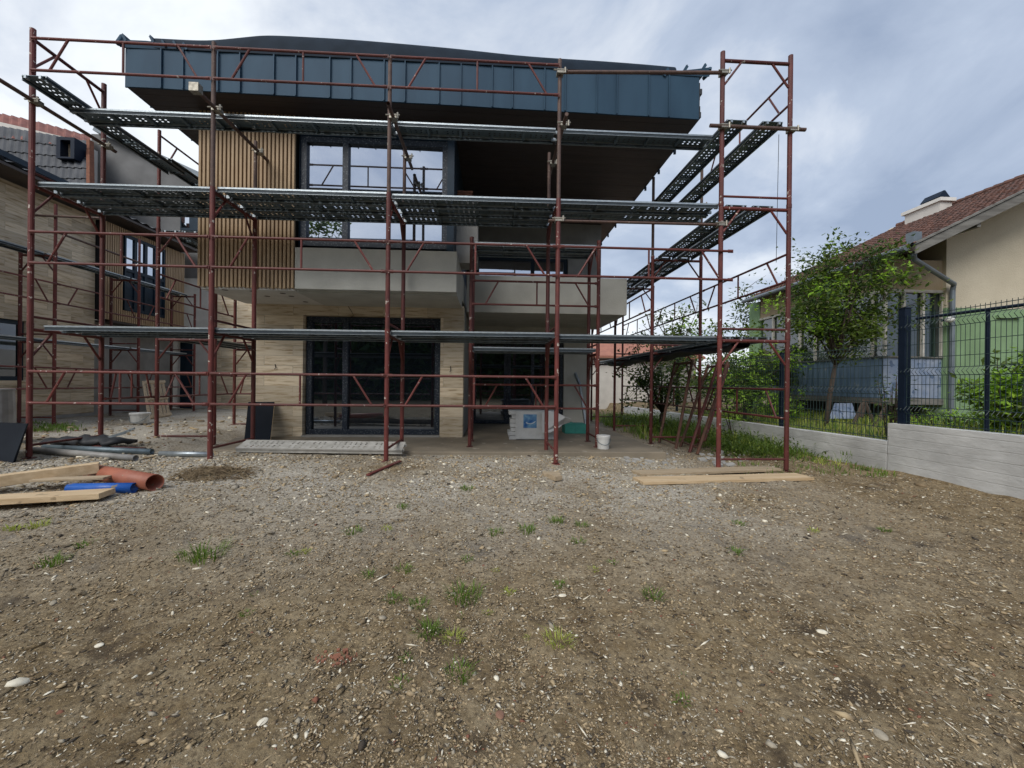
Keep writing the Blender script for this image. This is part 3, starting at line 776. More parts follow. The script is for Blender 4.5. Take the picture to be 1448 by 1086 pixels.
md = mo.modifiers.new("sub", 'SUBSURF'); md.levels = 2; md.render_levels = 2
# edge capping with upstand seams at both ends
cp = MB()
def capping(pl, mb):
    for (a, b) in zip(pl[:-1], pl[1:]):
        mb.add([a, b, (b[0], b[1]+.5, b[2]+.05), (a[0], a[1]+.5, a[2]+.05), (b[0], b[1]+.02, zt(b[0])-.02), (a[0], a[1]+.02, zt(a[0])-.02)], [(0,1,2,3),(0,5,4,1)])
cl = [at(px, py, YR-.03) for px, py in ((168,61),(172,56),(206,57.5),(232,60.5),(262,64))]
capping([tuple(p) for p in cl], cp)
e0 = at(166, 60, YR-.05); 
cp.path([at(166,62,YR-.06), at(173,52,YR+.0), at(178,58,YR+.3)], .035, 8)
for px, py in ((173,49),(212,51),(229,57),(245,58),(259,61)):
    p = at(px, py, YR-.03); q_ = at(px+5, py+9, YR-.03)
    cp.beam(p, q_, .012, .035); cp.beam(p, p + Vector((0,.6,.05)), .012, .04)
cp.build("edge_capping", M['navy'], roof); cp = MB()
cr_ = [at(px, py, YR-.03) for px, py in ((930,101.5),(960,100),(985,97.5),(1004,95))]
for px, py in ((945,97),(972,93),(998,91)):
    p = at(px, py, YR-.02); cp.beam(p, at(px-6, py+10, YR-.02), .012, .05); cp.beam(p, p + Vector((0,.6,.05)), .012, .04)
capping([tuple(p) for p in cr_], cp)
cp.path([at(1004,96,YR-.03), at(1003,104,YR+.05), at(994,112,YR+.1)], .03, 7)
cp.build("edge_capping", M['navy'], roof)
# terrace screed
mb = MB(); mb.prism([(at(345,636,6.95).x-.55, 7.02), (-2.2, 6.9), (.2, 6.86), (3.02, 6.86), (3.02, YD), (XPR, YD), (XPR, YW), (XL-.35, YW)], 'z', ZF-.14, ZF)
mb.build("terrace_slab", M['slab'], house, bevel=.012)

# stack of hollow bricks on the balcony behind the planks
tb = at(655, 287, 8.2)
st = thing("brick_stack", (tb.x, 8.2, tb.z), "small stack of orange hollow bricks on the balcony beside the upper window", "bricks")
for i in range(4):
    b_ = MB(); zz = tb.z + i*.052
    b_.box(tb.x-.17, tb.x+.17+.02*(i%2), 8.1, 8.36, zz, zz+.044)
    for k in range(5): b_.box(tb.x-.155+k*.062, tb.x-.12+k*.062, 8.094, 8.0995, zz+.012, zz+.032)
    b_.build("brick", M['brick'], st)
MB().box(tb.x-.3, tb.x+.3, 8.0, 8.5, pz1-.0, tb.z).build("support", M['concd'], st)

# ------------------------------------------------------------------ scaffold kit
PR, RR = .034, .0185
def leg(mb, x, y, z0, z1, r=PR): mb.tube((x,y,z0), (x,y,z1), r, 12)
def frame(par, p, q, z0, z1, m, foot=True, spig=True, ztop=None):
    """one H frame between the standing points p and q (x, y)"""
    f = MB(); P = lambda t, z: (p[0]+(q[0]-p[0])*t, p[1]+(q[1]-p[1])*t, z)
    W = math.hypot(q[0]-p[0], q[1]-p[1])
    zt_ = (ztop if ztop is not None else z1 - .06)
    f.tube(P(.03, zt_), P(.97, zt_), .026, 10)
    fo = f.build("frame", m, par)
    MB().tube(P(.03, z0+.12), P(.97, z0+.12), .018, 8).build("bottom_bar", m, fo)
    for (pt, s, t0) in ((p, 1, 0), (q, -1, 1)):
        l = MB(); zz = z0
        if foot:
            g_ = foot if not isinstance(foot, bool) else G(pt[0], pt[1])
            zz = max(g_ + .02, z0 - .05)
        leg(l, pt[0], pt[1], zz, z1)
        if foot:
            if zz > g_: l.tube((pt[0],pt[1],g_-.01), (pt[0],pt[1],zz+.02), .016, 8)
            l.box(pt[0]-.055, pt[0]+.055, pt[1]-.055, pt[1]+.055, g_-.015, g_+.008)
        if spig: l.tube((pt[0],pt[1],z1-.03), (pt[0],pt[1],z1+.03), PR+.004, 12)
        l.build("leg", m, fo)
        b = MB(); t = .30/W
        b.tube(P(t0 + s*t, zt_), P(t0 + s*.03, zt_ - .36), .0165, 8); b.build("brace", m, fo)
    return fo
def guard(par, p, q, zu, zl, m, r=RR, clip=True):
    """trussed guard rail: two rails, a post in the middle and two slanted struts"""
    g = MB(); P = lambda t, z: Vector((p[0]+(q[0]-p[0])*t, p[1]+(q[1]-p[1])*t, z))
    for z in (zu, zl):
        g.tube(P(.012, z), P(.988, z), r, 9)
        for t in (.0, 1.0):
            g.beam(P(max(t-.035,0.004), z), P(min(t+.035,.996), z), .006, .05)
    go = g.build("guard_rail", m, par)
    for a, b in ((.11, .21), (.51, .51), (.92, .81)):
        s = MB(); s.tube(P(a, zl), P(b, zu), r*.82, 8); s.build("strut", m, go)
    return go
def clamp(par, c):
    k = MB(); k.box(c[0]-.05, c[0]+.05, c[1]-.055, c[1]+.055, c[2]-.028, c[2]+.028)
    k.tube((c[0]-.10, c[1]-.05, c[2]+.01), (c[0]+.10, c[1]-.05, c[2]+.015), .011, 6)
    k.tube((c[0]+.07, c[1]-.05, c[2]-.03), (c[0]+.07, c[1]-.05, c[2]+.05), .014, 6)
    return k.build("clamp", M['clamp'], par)
_plank = {}
def plank_mesh(L):
    if L in _plank: return _plank[L]
    m = MB(); Wd = .315; px_ = .082; nx = int((L-.16)/px_); x0 = (L - nx*px_)/2
    rowsy = [(.012,.040,0),(.040,.090,1),(.090,.140,1),(.140,.175,0),(.175,.225,1),(.225,.275,1),(.275,.303,0)]
    for (ya, yb, hole) in rowsy:
        if not hole:
            m.add([(x0,ya,0),(x0+nx*px_,ya,0),(x0+nx*px_,yb,0),(x0,yb,0)], [(0,1,2,3)]); continue
        for i in range(nx):
            xa = x0 + i*px_; xb = xa + px_; cx, cy = (xa+xb)/2, (ya+yb)/2
            if i % 8 == 7:
                m.add([(xa,ya,0),(xb,ya,0),(xb,yb,0),(xa,yb,0)], [(0,1,2,3)]); continue
            vs = [(xa,ya,0),(xb,ya,0),(xb,yb,0),(xa,yb,0)]
            for k in range(8):
                t = math.pi*(k/4 + .125) - math.pi*.75 - math.pi*.25
                vs.append((cx + .0165*math.cos(t), cy + .0130*math.sin(t), 0))
            # ring: octagon 4..11 begins at lower-left
            ang = [math.atan2(v[1]-cy, v[0]-cx) % (2*math.pi) for v in vs[4:]]
            order = sorted(range(8), key=lambda k: (ang[k] - math.pi*1.125) % (2*math.pi))
            o = [4+k for k in order]
            m.add(vs, [(0,o[1],o[0]), (0,1,o[2],o[1]), (1,o[3],o[2]), (1,2,o[4],o[3]), (2,o[5],o[4]), (2,3,o[6],o[5]), (3,o[7],o[6]), (3,0,o[0],o[7])])
    a, b = x0, x0 + nx*px_
    for xa, xb in ((.02, a), (b, L-.02)): m.box(xa, xb, .012, .303, -.006, .0)
    for ya, yb, s in ((0,.012,0), (.303,.315,1)):
        m.box(.02, L-.02, ya, yb, -.020, .004, 1); m.box(.022, L-.022, ya + (.008 if ya < .1 else .001), yb - (.001 if ya < .1 else .008), -.062, -.0202, 2); m.box(.02, L-.02, ya, yb, -.066, -.0622, 1)
    for ya in (.014, .291): m.box(.02, L-.02, ya, ya+.010, -.062, -.054, 0)
    k = int(L/.62)
    for i in range(1, k+1):
        xx = L*i/(k+1); m.box(xx-.018, xx+.018, .014, .301, -.040, -.004, 0)
    for xx in (.0, L-.05):
        for yy in (.05, .235): m.box(xx, xx+.05, yy, yy+.03, -.05, -.008, 1)
    o = m.build("steel_plank", [M['galvd'], M['galv'], M['galvk']])
    _plank[L] = o.data; bpy.data.objects.remove(o)
    return _plank[L]
def plank(p, ang, z, L, label, group, tilt=0):
    o = bpy.data.objects.new("steel_plank", plank_mesh(L)); COL.objects.link(o)
    o.location = (p[0], p[1], z); o.rotation_euler = (0, tilt, ang)
    return tag(o, label, "scaffold plank", group)

# ------------------------------------------------------------------ front scaffold
YO, YI = 6.05, 7.10
Z1, Z2, Z3 = H + .745, H + 2.755, H + 4.86
FX = [at(42, 543, YO).x, at(298, 543, YO).x, at(547, 543, YO).x, at(787, 543, YO).x, at(1017, 543, YO).x]
fs = thing("front_scaffold", (FX[2], YO, G(FX[2], YO)), "long rusty red frame scaffold standing across the front of the unfinished house", "scaffold")
for i, x in enumerate(FX[:4]):
    zi = ZF if i > 0 and i < 4 else G(x, YI)
    # feet: outer on soil, inner on the screed
    fo = frame(fs, (x, YO), (x, YI), min(G(x,YO), zi) + .06, Z1 - .0, M['red'], foot=True)
    frame(fs, (x, YO), (x, YI), Z1, Z2, M['red'], foot=False, spig=False)
frame(fs, (FX[0], YO), (FX[0], YI), Z2, Z3, M['red'], foot=False, spig=False, ztop=Z3-.14)
for i in (1, 2, 3):
    x = FX[i]
    MB().tube((x,YO,Z2-.1), (x,YO,H + at(x and [0,298,547,787][i], [0,60,81,84][i], YO).z - H), .029, 12).build("standard", M['brown'], fs)
    MB().tube((x,YI,Z2-.1), (x,YI,H+4.02), .029, 12).build("standard", M['brown'], fs)
def gfloor(i): return None
for i in range(3):
    guard(fs, (FX[i],YO-.045), (FX[i+1],YO-.045), H+.10, H-.335, M['rail'])
for i in range(4):
    guard(fs, (FX[i],YO-.045), (FX[i+1] + (.18 if i == 3 else 0),YO-.045), H+2.03, H+1.60, M['rail'])
for i in range(3):
    guard(fs, (FX[i],YO-.045), (FX[i+1],YO-.045), H+4.70, H+4.26, M['rail'])
# loose tubes coupled across the frames to carry the top run of planks
ZT = H + 3.835
ends = [(at(0,119,5.0).y, 7.6), None, None, None]
for i, (ya, yb) in enumerate(((3.9, 7.25), (5.62, 7.55), (5.72, 7.45), (5.78, 7.5))):
    x = FX[i] + .06
    MB().tube((x,ya,ZT), (x,yb,ZT), .027, 12, caps=(i != 2)).build("cross_tube", M['brown'], fs)
    clamp(fs, (x, YO-.01, ZT)); clamp(fs, (x, YI, ZT))
    if i == 1:
        k = MB(); k.box(x-.06, x+.06, ya-.05, ya+.04, ZT-.05, ZT+.06); k.build("coupler", M['clamp'], fs)
MB().tube((FX[3]-.05,YO-.04,H+4.60), (FX[4]+.06,YO-.04,H+4.72), .026, 12).build("ledger_tube", M['brown'], fs)
clamp(fs, (FX[3], YO-.02, H+4.60)); clamp(fs, (FX[4], YO-.02, H+4.72))
MB().tube((FX[3]-.14,YO+.04,H+2.44), (FX[4]+.12,YO+.04,H+2.46), .02, 10).build("ledger_tube", M['brown'], fs)
clamp(fs, (FX[3], YO+.02, H+2.44)); clamp(fs, (FX[4], YO+.02, H+2.45))
ORD = ["first", "second", "third", "last"]
for i in range(4):
    L = FX[i+1] - FX[i]
    for d, (zz, nm) in enumerate(((Z1, "lowest"), (Z2, "middle"))):
        npl = 2 if i == 3 else 3
        for k in range(npl):
            pos = (["outer", "inner"] if npl == 2 else ["outer", "middle", "inner"])[k]
            dx = .12 if (i == 0 and k == 0 and d == 0) else .02
            plank((FX[i]+dx, YO+.035+k*.335), 0, zz + random.uniform(-.004,.012), round(L-.02,3),
                  f"{pos} steel plank of the {nm} front scaffold deck, {ORD[i]} bay from the left", f"planks of the {nm} front deck", tilt=-.004)
    plank((FX[i]+(.0 if i else .25), YO+.22), 0, ZT + .095 + random.uniform(0,.01), round(L-.0,3) if i else 2.5,
          f"single steel plank on the top run under the roof, {ORD[i]} bay from the left", "planks of the top front run")

# ------------------------------------------------------------------ scaffold round the right side of the house
XI, XO = FX[4], at(1113, 543, YO).x
SY = [YO, 8.68, 11.30, 13.92]
rs_ = thing("side_scaffold", (XO, YO, G(XO, YO)), "tall red scaffold tower running back along the right side of the unfinished house", "scaffold")
for i, y in enumerate(SY):
    frame(rs_, (XI, y), (XO, y), min(G(XI,y), G(XO,y)) + .06, Z1, M['red'])
    frame(rs_, (XI, y), (XO, y), Z1, Z2, M['red'], foot=False)
frame(rs_, (XI, YO), (XO, YO), Z2, H+5.06, M['red'], foot=False, spig=False, ztop=H+4.93)
for x, zt_ in ((XI, 4.48), (XO, 4.95)): MB().tube((x,SY[1],Z2-.1), (x,SY[1],H+zt_), .03, 12).build("standard", M['brown'], rs_)
ZTS = H + 3.90
MB().tube((XI-.22,YO-.06,ZTS), (XO+.2,YO-.06,ZTS), .027, 12).build("cross_tube", M['brown'], rs_)
MB().tube((XI-.15,SY[1]-.06,ZTS), (XO+.12,SY[1]-.06,ZTS), .027, 12).build("cross_tube", M['brown'], rs_)
for x in (XI, XO):
    clamp(rs_, (x, YO-.03, ZTS)); clamp(rs_, (x, SY[1]-.03, ZTS))
for i in range(3):
    guard(rs_, (XO+.04, SY[i]), (XO+.04, SY[i+1]), H-.045, H-.50, M['rail'])
    guard(rs_, (XO+.04, SY[i]), (XO+.04, SY[i+1]), H+2.05, H+1.63, M['rail'])
    guard(rs_, (XI-.04, SY[i]), (XI-.04, SY[i+1]), H+2.05, H+1.63, M['rail']) if i > 0 else None
guard(rs_, (XO+.04, SY[0]), (XO+.04, SY[1]), H+4.80, H+4.36, M['rail'])
MB().tube((XO-.18, YO+.02, H+1.9), (XO-.16, YO+.02, H+3.86), .004, 5).build("cable", M['black'], rs_)
BY = ["near", "middle", "far"]
for i in range(3):
    L = round(SY[i+1] - SY[i] - .02, 3)
    for d, (zz, nm) in enumerate(((Z1, "lowest"), (Z2, "middle"))):
        for k in range(2):
            x = XI + .42 + k*.42
            plank((x, SY[i]+.01), R(90), zz + .01, L, f"{['inner','outer'][k]} steel plank of the {nm} deck on the right side scaffold, {BY[i]} bay", f"planks of the {nm} side deck")
for k in range(2):
    x = XI + (.345, .90)[k]
    plank((x, YO-.10), R(90), ZTS + .09, 2.86, f"{['inner','outer'][k]} steel plank of the topmost deck on the right side scaffold tower", "planks of the top side deck")
# black debris net bundled under the lowest side deck
tn = MB(); rows_ = []
yy = np.linspace(YO+.12, 12.9, 26)
for y in yy:
    sag = .06*math.sin((y-YO)*2.4) + .03*math.sin(y*7)
    for a in range(12):
        t = 2*math.pi*a/12
        rows_.append((XI + .42 + .24*math.cos(t)*(.6+.4*min(1,(y-YO)/1.5)) + .03*math.sin(y*5+a), y, Z1 - .115 + (.045 + .012*math.sin(y*9+a*2))*math.sin(t) - sag*.5))
tn.v = rows_
for i in range(len(yy)-1):
    for a in range(12): tn.f.append((i*12+a, i*12+(a+1)%12, (i+1)*12+(a+1)%12, (i+1)*12+a)); tn.m.append(0)
tag(tn.build("debris_net", M['tarp'], smooth=True), "black debris net bundled beneath the lowest deck of the right side scaffold", "netting")

# ------------------------------------------------------------------ scaffold returning along the left side
LX0, LX1 = -6.30, -5.25
LY = [8.1, 10.45]
ls = thing("return_scaffold", (LX0, LY[0], G(LX0, LY[0])), "red scaffold returning along the left side of the unfinished house beside the passage", "scaffold")
for i, y in enumerate(LY):
    frame(ls, (LX0, y), (LX1, y), min(G(LX0,y), G(LX1,y)) + .05, Z1+.08, M['red'])
    frame(ls, (LX0, y), (LX1, y), Z1+.08, Z2+.08, M['red'], foot=False)
    MB().tube((LX0,y,Z2), (LX0,y,H+4.72), .029, 12).build("standard", M['red'], ls)
guard(ls, (LX0-.04, LY[0]), (LX0-.04, LY[1]), H+4.66, H+4.22, M['rail'])
guard(ls, (LX0-.04, LY[0]), (LX0-.04, LY[1]), H+2.02, H+1.58, M['rail'])
guard(ls, (LX0-.04, LY[0]), (LX0-.04, LY[1]), H+.12, H-.32, M['rail'])
guard(ls, (LX0, LY[1]+.04), (LX1, LY[1]+.04), H+.12, H-.32, M['rail'])
guard(ls, (FX[0]+.05, YI), (LX0-.04, LY[0]), H+.12, H-.32, M['rail'])
for d, (zz, nm) in enumerate(((Z1+.09, "lower"), (Z2+.09, "upper"))):
    for k in range(2):
        plank((LX0+.36+k*.36, LY[0]+.01), R(90), zz, 2.33, f"{['outer','inner'][k]} steel plank of the {nm} deck on the left return scaffold", "planks of the left return scaffold")
zq = H + 4.0
for k, (y0, zz) in enumerate(((5.72, zq), (7.85, zq + .075))):
    plank((-5.90, y0), R(90), zz, 2.5, f"{['near','far'][k]} steel plank running back high along the left return scaffold against the sky", "high planks at the left corner")

# ------------------------------------------------------------------ scaffold in front of the left neighbour
NX0, NX1 = -10.0, -10.75
NY = [7.6, 9.95, 12.2, 14.4]
ns = thing("neighbour_scaffold", (NX0, 10, G(NX0, 10)), "weathered red scaffold along the stone clad house on the left", "scaffold")
for i, y in enumerate(NY):
    frame(ns, (NX0, y), (NX1, y), G(NX0, y) + .05, H+.90, M['red'])
    frame(ns, (NX0, y), (NX1, y), H+.90, H+2.88, M['red'], foot=False)
    if i in (1, 2): MB().tube((NX0,y,H+2.8), (NX0,y,H+4.0), .03, 10).build("standard", M['red'], ns)
for i in range(3):
    guard(ns, (NX0+.04, NY[i]), (NX0+.04, NY[i+1]), H+2.18, H+1.74, M['rail'])
    guard(ns, (NX0+.04, NY[i]), (NX0+.04, NY[i+1]), H+.25, H-.22, M['rail'])
    for d, (zz, nm) in enumerate(((H+.91, "lower"), (H+2.89, "upper"))):
        plank((NX0-.22, NY[i]+.01), R(90), zz, round(NY[i+1]-NY[i]-.02,3), f"steel plank of the {nm} deck on the neighbour's scaffold, {BY[i]} bay", "planks of the neighbour's scaffold")
MB().tube((NX0+.05,9.9,H+3.36), (NX0+.05,12.7,H+3.30), .025, 10).build("ledger_tube", M['brown'], ns)
MB().tube((NX0-.5,9.9,H+3.72), (NX0+1.0,9.9,H+3.70), .025, 10).build("ledger_tube", M['brown'], ns)

# ------------------------------------------------------------------ small scaffold bay on the terrace
TX = [at(665, 543, 7.42).x, at(845, 543, 7.42).x]; TY = [7.42, 8.15]
ts = thing("terrace_scaffold", (TX[0], TY[0], ZF), "small red scaffold bay standing on the screed under the recessed balcony", "scaffold")
for x in TX:
    frame(ts, (x, TY[0]), (x, TY[1]), ZF+.05, H+.62, M['red'], foot=ZF)
    frame(ts, (x, TY[0]), (x, TY[1]), H+.62, H+2.60, M['red'], foot=False)
guard(ts, (TX[0], TY[0]-.04), (TX[1], TY[0]-.04), H+1.84, H+1.42, M['rail'])
guard(ts, (TX[0], TY[0]-.04), (TX[1], TY[0]-.04), H-.02, H-.44, M['rail'])
for zz, nm in ((H+.66, "lower"), (H+2.56, "upper")):
    for k in range(2):
        plank((TX[0]+.01, TY[0]+.04+k*.34), 0, zz, round(TX[1]-TX[0]-.02,3), f"{['outer','inner'][k]} steel plank of the {nm} deck on the small terrace scaffold", "planks of the terrace scaffold")

# ------------------------------------------------------------------ spare scaffold frames leaning in the weeds
def leaning(b0, b1, up, label):
    p = thing("scaffold_frame", (*b0[:2], b0[2]), label, "scaffold frame", "spare frames leaning by the side scaffold")
    b0 = Vector(b0); b1 = Vector(b1); up = Vector(up); mm = M['rust'] if 'red' not in label else M['red']
    for b in (b0, b1): MB().tube(b, b+up, .03, 10).build("leg", mm, p)
    w_ = b1 - b0
    MB().tube(b0+up*.97, b1+up*.97, .025, 8).build("top_bar", mm, p)
    MB().tube(b0+up*.06, b1+up*.06, .018, 8).build("bottom_bar", mm, p)
    MB().tube(b0+up*.97+w_*.3, b0+up*.78, .016, 8).build("brace", mm, p); MB().tube(b1+up*.97-w_*.3, b1+up*.78, .016, 8).build("brace", mm, p)
def gp(x, y): return (x, y, G(x, y))
for (pa, pb, tp, lab) in (((932,626,9.1),(962,640,8.2),(951,530),"brown spare scaffold frame leaning leftmost in the weeds by the garden wall"),
                          ((962,632,8.6),(994,646,7.6),(1003,512),"rusty spare scaffold frame leaning between two others in the weeds"),
                          ((975,640,8.0),(1004,628,8.7),(1018,505),"red spare scaffold frame leaning rightmost beside the tower leg")):
    a = onground(pa[0], pa[1]); b = onground(pb[0], pb[1])
    ym = a.y + .35
    t_ = at(tp[0], tp[1], ym)
    upv = (t_ - a).normalized() * 1.95
    d_ = (b - a).normalized() * .95
    leaning(a, a + d_, upv, lab)

# ------------------------------------------------------------------ garden wall
def gwall(name, y0, y1, ztop0, ztop1, label, x0=WALLX, th=.2):
    mb = MB()
    n = 10
    for s, xx in enumerate((x0, x0+th)):
        for k in range(n+1):
            y = y0 + (y1-y0)*k/n; wob = .006*math.sin(k*2.1)
            mb.v += [(xx+wob, y, G(x0-.1, y)-.3), (xx+wob, y, ztop0 + (ztop1-ztop0)*k/n)]
    o = 2*(n+1)
    for k in range(n):
        i = 2*k
        mb.f += [(i, i+1, i+3, i+2), (o+i, o+i+2, o+i+3, o+i+1), (i+1, o+i+1, o+i+3, i+3)]; mb.m += [0,0,0]
    mb.f += [(0, o, o+1, 1), (2*n, 2*n+1, o+2*n+1, o+2*n)]; mb.m += [0,0]
    r = mb.build(name, M['boardc'])
    return tag(r, label, "garden wall")
YJ = 6.17
gwall("garden_wall", 1.2, YJ-.01, H-.555, H-.56, "tall near stretch of board marked concrete garden wall at the right edge")
gwall("garden_wall", YJ+.01, 19, H-.85, H-1.0, "low far stretch of concrete garden wall running back past the scaffold tower", th=.18)

# ------------------------------------------------------------------ wire mesh fences on the wall
def fence(name, y0, y1, z0, z1, folds, label, posts, r, step, spikes):
    rt = thing(name, (WALLX+.1, y0, z0), label, "fence")
    mb = MB(); x = WALLX + .10
    zs = [z0]
    prof_ = [(z0, 0)]
    for zf in folds: prof_ += [(zf-.055, 0), (zf, -.05), (zf+.055, 0)]
    prof_ += [(z1 + (.03 if spikes else 0), 0)]
    y = y0 + .04
    while y < y1 - .02:
        mb.path([(x+dx, y, z) for z, dx in prof_], r, 4, caps=False); y += step
    hz = [z0+.03] + [zf + s for zf in folds for s in (-.055, .055)] + [z1]
    a = z0
    for z in hz: mb.tube((x+.004, y0, z), (x+.004, y1, z), r*1.15, 4, caps=False)
    for z in np.arange(z0+.2, z1, .2):
        if all(abs(z-q) > .09 for q in hz): mb.tube((x+.004, y0, z), (x+.004, y1, z), r*1.0, 4, caps=False)
    mb.build("mesh_panel", M['fence'], rt)
    for py in posts:
        b = MB(); b.box(x+.012, x+.075, py-.032, py+.032, z0-.05, z1+.05); b.box(x+.006, x+.081, py-.038, py+.038, z1+.051, z1+.065); b.build("post", M['post'], rt)
    return rt
f1 = fence("mesh_fence", 1.3, YJ-.06, H-.55, H+1.08, (H-.34, H+.24, H+.92), "tall dark wire mesh fence with bent folds on the near garden wall", (1.35, 3.45), .0042, .055, True)
f2 = fence("mesh_fence", YJ+.06, 16.2, H-.84, H+.68, (H-.05, H+.56), "lower dark wire mesh fence on the far low garden wall", (8.72, 11.25, 13.8), .0052, .075, True)
cp_ = at(1277, 590, YJ)
pt = MB(); pt.box(WALLX+.07, WALLX+.17, YJ-.20, YJ-.10, H-.88, H+1.22); pt.box(WALLX+.062, WALLX+.178, YJ-.208, YJ-.092, H+1.221, H+1.235)
ptn = thing("fence_post", (WALLX+.12, YJ, H-.55), "thick dark navy steel post where the tall and low fences meet", "fence post")
o_ = pt.build("shaft", M['post'], ptn)
hr = thing("pipe_frame", (WALLX+.25, 4.9, H-.55), "dark steel pipe frame behind the near mesh fence", "pipe frame")
MB().tube((WALLX+.24, 3.3, H+1.0), (WALLX+.24, YJ-.22, H+1.06), .022, 10).build("rail", M['post'], hr)
MB().tube((WALLX+.24, 5.05, H-.6), (WALLX+.24, 5.05, H+1.02), .02, 10).build("upright", M['post'], hr)

# ------------------------------------------------------------------ right neighbour: cream house with tiled roof
YGB, XW = 9.7, 11.38
rh = thing("cream_house", (13, 11, H-.85), "old cream and green bungalow with brown tiled roof behind the mesh fence", "house")
zspl = H + 2.02
mb = MB(); mb.box(XW, 20, YGB, 15.2, zspl, H+3.3); mb.prism([(XW, H+3.3), (20, H+3.3), (20, H+6.2), (15.5, H+6.2)], 'y', YGB, 15.2)
mb.prism([(XW,H+3.3),(XW,H+3.9),(15.5,H+6.1),(15.5,H+3.3)], 'y', YGB+.002, 15.19)
mb.build("wall", M['cream'], rh)
mb = MB(); mb.box(XW, 20, YGB-.012, 15.2, H-1.1, zspl-.004); mb.build("lower_wall", M['greenst'], rh)
# enclosed porch
PX0, PX1, PY = at(1248, 520, 9.79).x, XW, 9.79
PYB = 14.5
sill = at(1290, 506, PY).z; bot = at(1290, 563, PY).z; head = at(1300, 414, PY).z
mb = MB()
n_ = 46
for k in range(n_):                      # corrugated side sheet
    y0_ = PY + .02 + (PYB-PY-.02)*k/n_; y1_ = PY + .02 + (PYB-PY-.02)*(k+1)/n_
    d0 = .018*math.sin(k*math.pi/1.0*.5*2); 
    xa = PX0 - (.02 if k % 2 else 0); xb = PX0 - (0 if k % 2 else .02)
    mb.add([(xa,y0_,bot),(xb,y1_,bot),(xb,y1_,sill),(xa,y0_,sill)], [(0,3,2,1)])
mb.build("corrugated_sheet", M['corr'], rh)
mb = MB()
n_ = 14
for k in range(n_):
    x0_ = PX0 + (PX1-PX0)*k/n_; x1_ = PX0 + (PX1-PX0)*(k+1)/n_
    ya = PY - (.012 if k % 2 else 0); yb = PY - (0 if k % 2 else .012)
    mb.add([(x0_,ya,bot),(x1_,yb,bot),(x1_,yb,sill),(x0_,ya,sill)], [(0,1,2,3)])
mb.build("pale_sheet", M['corrl'], rh)
mb = MB(); mb.box(PX0-.05, PX1, PY-.05, PY+.06, sill, sill+.035); mb.box(PX0-.05, PX0+.06, PY+.06, PYB, sill, sill+.035)
mb.box(PX0-.07, PX1, PY-.06, PYB, bot-.16, bot-.01); mb.build("sill", M['fasciaw'], rh)
mb = MB(); mb.box(PX0+.03, PX1, PY+.03, PYB, bot-.01, sill-.002); mb.box(PX0+.3, PX1, PY+.5, PYB, H-1.2, bot-.165); mb.build("porch_base", M['darkin'], rh)
wf = MB()
xsb = [at(p, 460, PY).x for p in (1252, 1278, 1305, 1332)]
for x in xsb: wf.box(x-.03, x+.03, PY-.02, PY+.04, sill+.036, head)
wf.box(PX0, PX1, PY-.025, PY+.045, head, head+.07)
for k in range(7):
    y = PY + .3 + k*.62; wf.box(PX0-.02, PX0+.04, y-.03, y+.03, sill+.036, head)
wf.box(PX0-.025, PX0+.045, PY+.05, PYB, head, head+.07)
wfo = wf.build("porch_window", M['winframe'], rh)
MB().box(PX0+.045, PX1, PY+.05, PY+.062, sill+.036, head).build("pane", M['glasso'], wfo)
MB().box(PX0+.05, PX0+.062, PY+.07, PYB, sill+.036, head).build("pane", M['glasso'], wfo)
mb = MB(); mb.box(PX0+.5, PX1, PY+1.2, PYB, sill, head); mb.build("porch_interior", M['darkin'], rh)
mb = MB(); mb.box(PX0, PX1, PY-.01, PYB, head+.071, H+3.22); mb.build("porch_wall", M['tanst'], rh)
mb = MB(); mb.box(PX0-.02, PX0+.1, PYB, PYB+.6, H-1, H+3.1); mb.build("porch_end", M['greenst'], rh)
# roof
EX, EZ, PT = 9.42, H+3.20, .49
RY0, RY1 = 8.68, 14.7
RXR = 15.3
def roofz(x): return EZ + PT*(x - EX)
tl = MB(); nr = 22; nc = 180
rl = (RXR-EX)/nr
vs = []
for r_ in range(nr):
    for e_ in (0, 1):
        for c_ in range(nc+1):
            y = RY0 + (RY1-RY0)*c_/nc; x = EX + rl*(r_+e_)
            ph = (c_ % 5)/5
            vs.append((x - (.012*random.random() if e_ == 0 else 0), y, roofz(x) + (.045 if e_ == 0 else .012) + .012*math.sin(2*math.pi*ph) + random.uniform(-.009,.009)))
tl.v = vs
for r_ in range(2*nr-1):
    for c_ in range(nc): tl.f.append((r_*(nc+1)+c_, r_*(nc+1)+c_+1, (r_+1)*(nc+1)+c_+1, (r_+1)*(nc+1)+c_)); tl.m.append(0)
rt_ = tl.build("roof", M['tile'], rh)
mb = MB(); mb.prism([(EX+.03,EZ-.13),(RXR,roofz(RXR)-.16),(RXR,roofz(RXR)-.03),(EX+.03,EZ-.03)], 'y', RY0+.04, RY1); mb.build("roof_deck", M['soffit'], rt_)
mb = MB(); mb.prism([(EX+.05,EZ-.20),(RXR,roofz(RXR)-.24),(RXR,roofz(RXR)-.01),(EX+.05,EZ+.0)], 'y', RY0, RY0+.036); mb.build("barge_board", M['fasciaw'], rt_)
mb = MB(); mb.prism([(EX+.03,EZ+.012),(RXR,roofz(RXR)+.004),(RXR,roofz(RXR)+.05),(EX+.03,EZ+.06)], 'y', RY0-.03, RY0+.045); mb.build("verge_trim", M['fasciaw'], rt_)
for k in range(24):
    y = RY0 + .02 + k*.25
    MB().tube((RXR,y,roofz(RXR)+.03),(RXR,y+.27,roofz(RXR)+.045), .085, 8, r2=.095).build("ridge_tile", M['tile'], rt_)
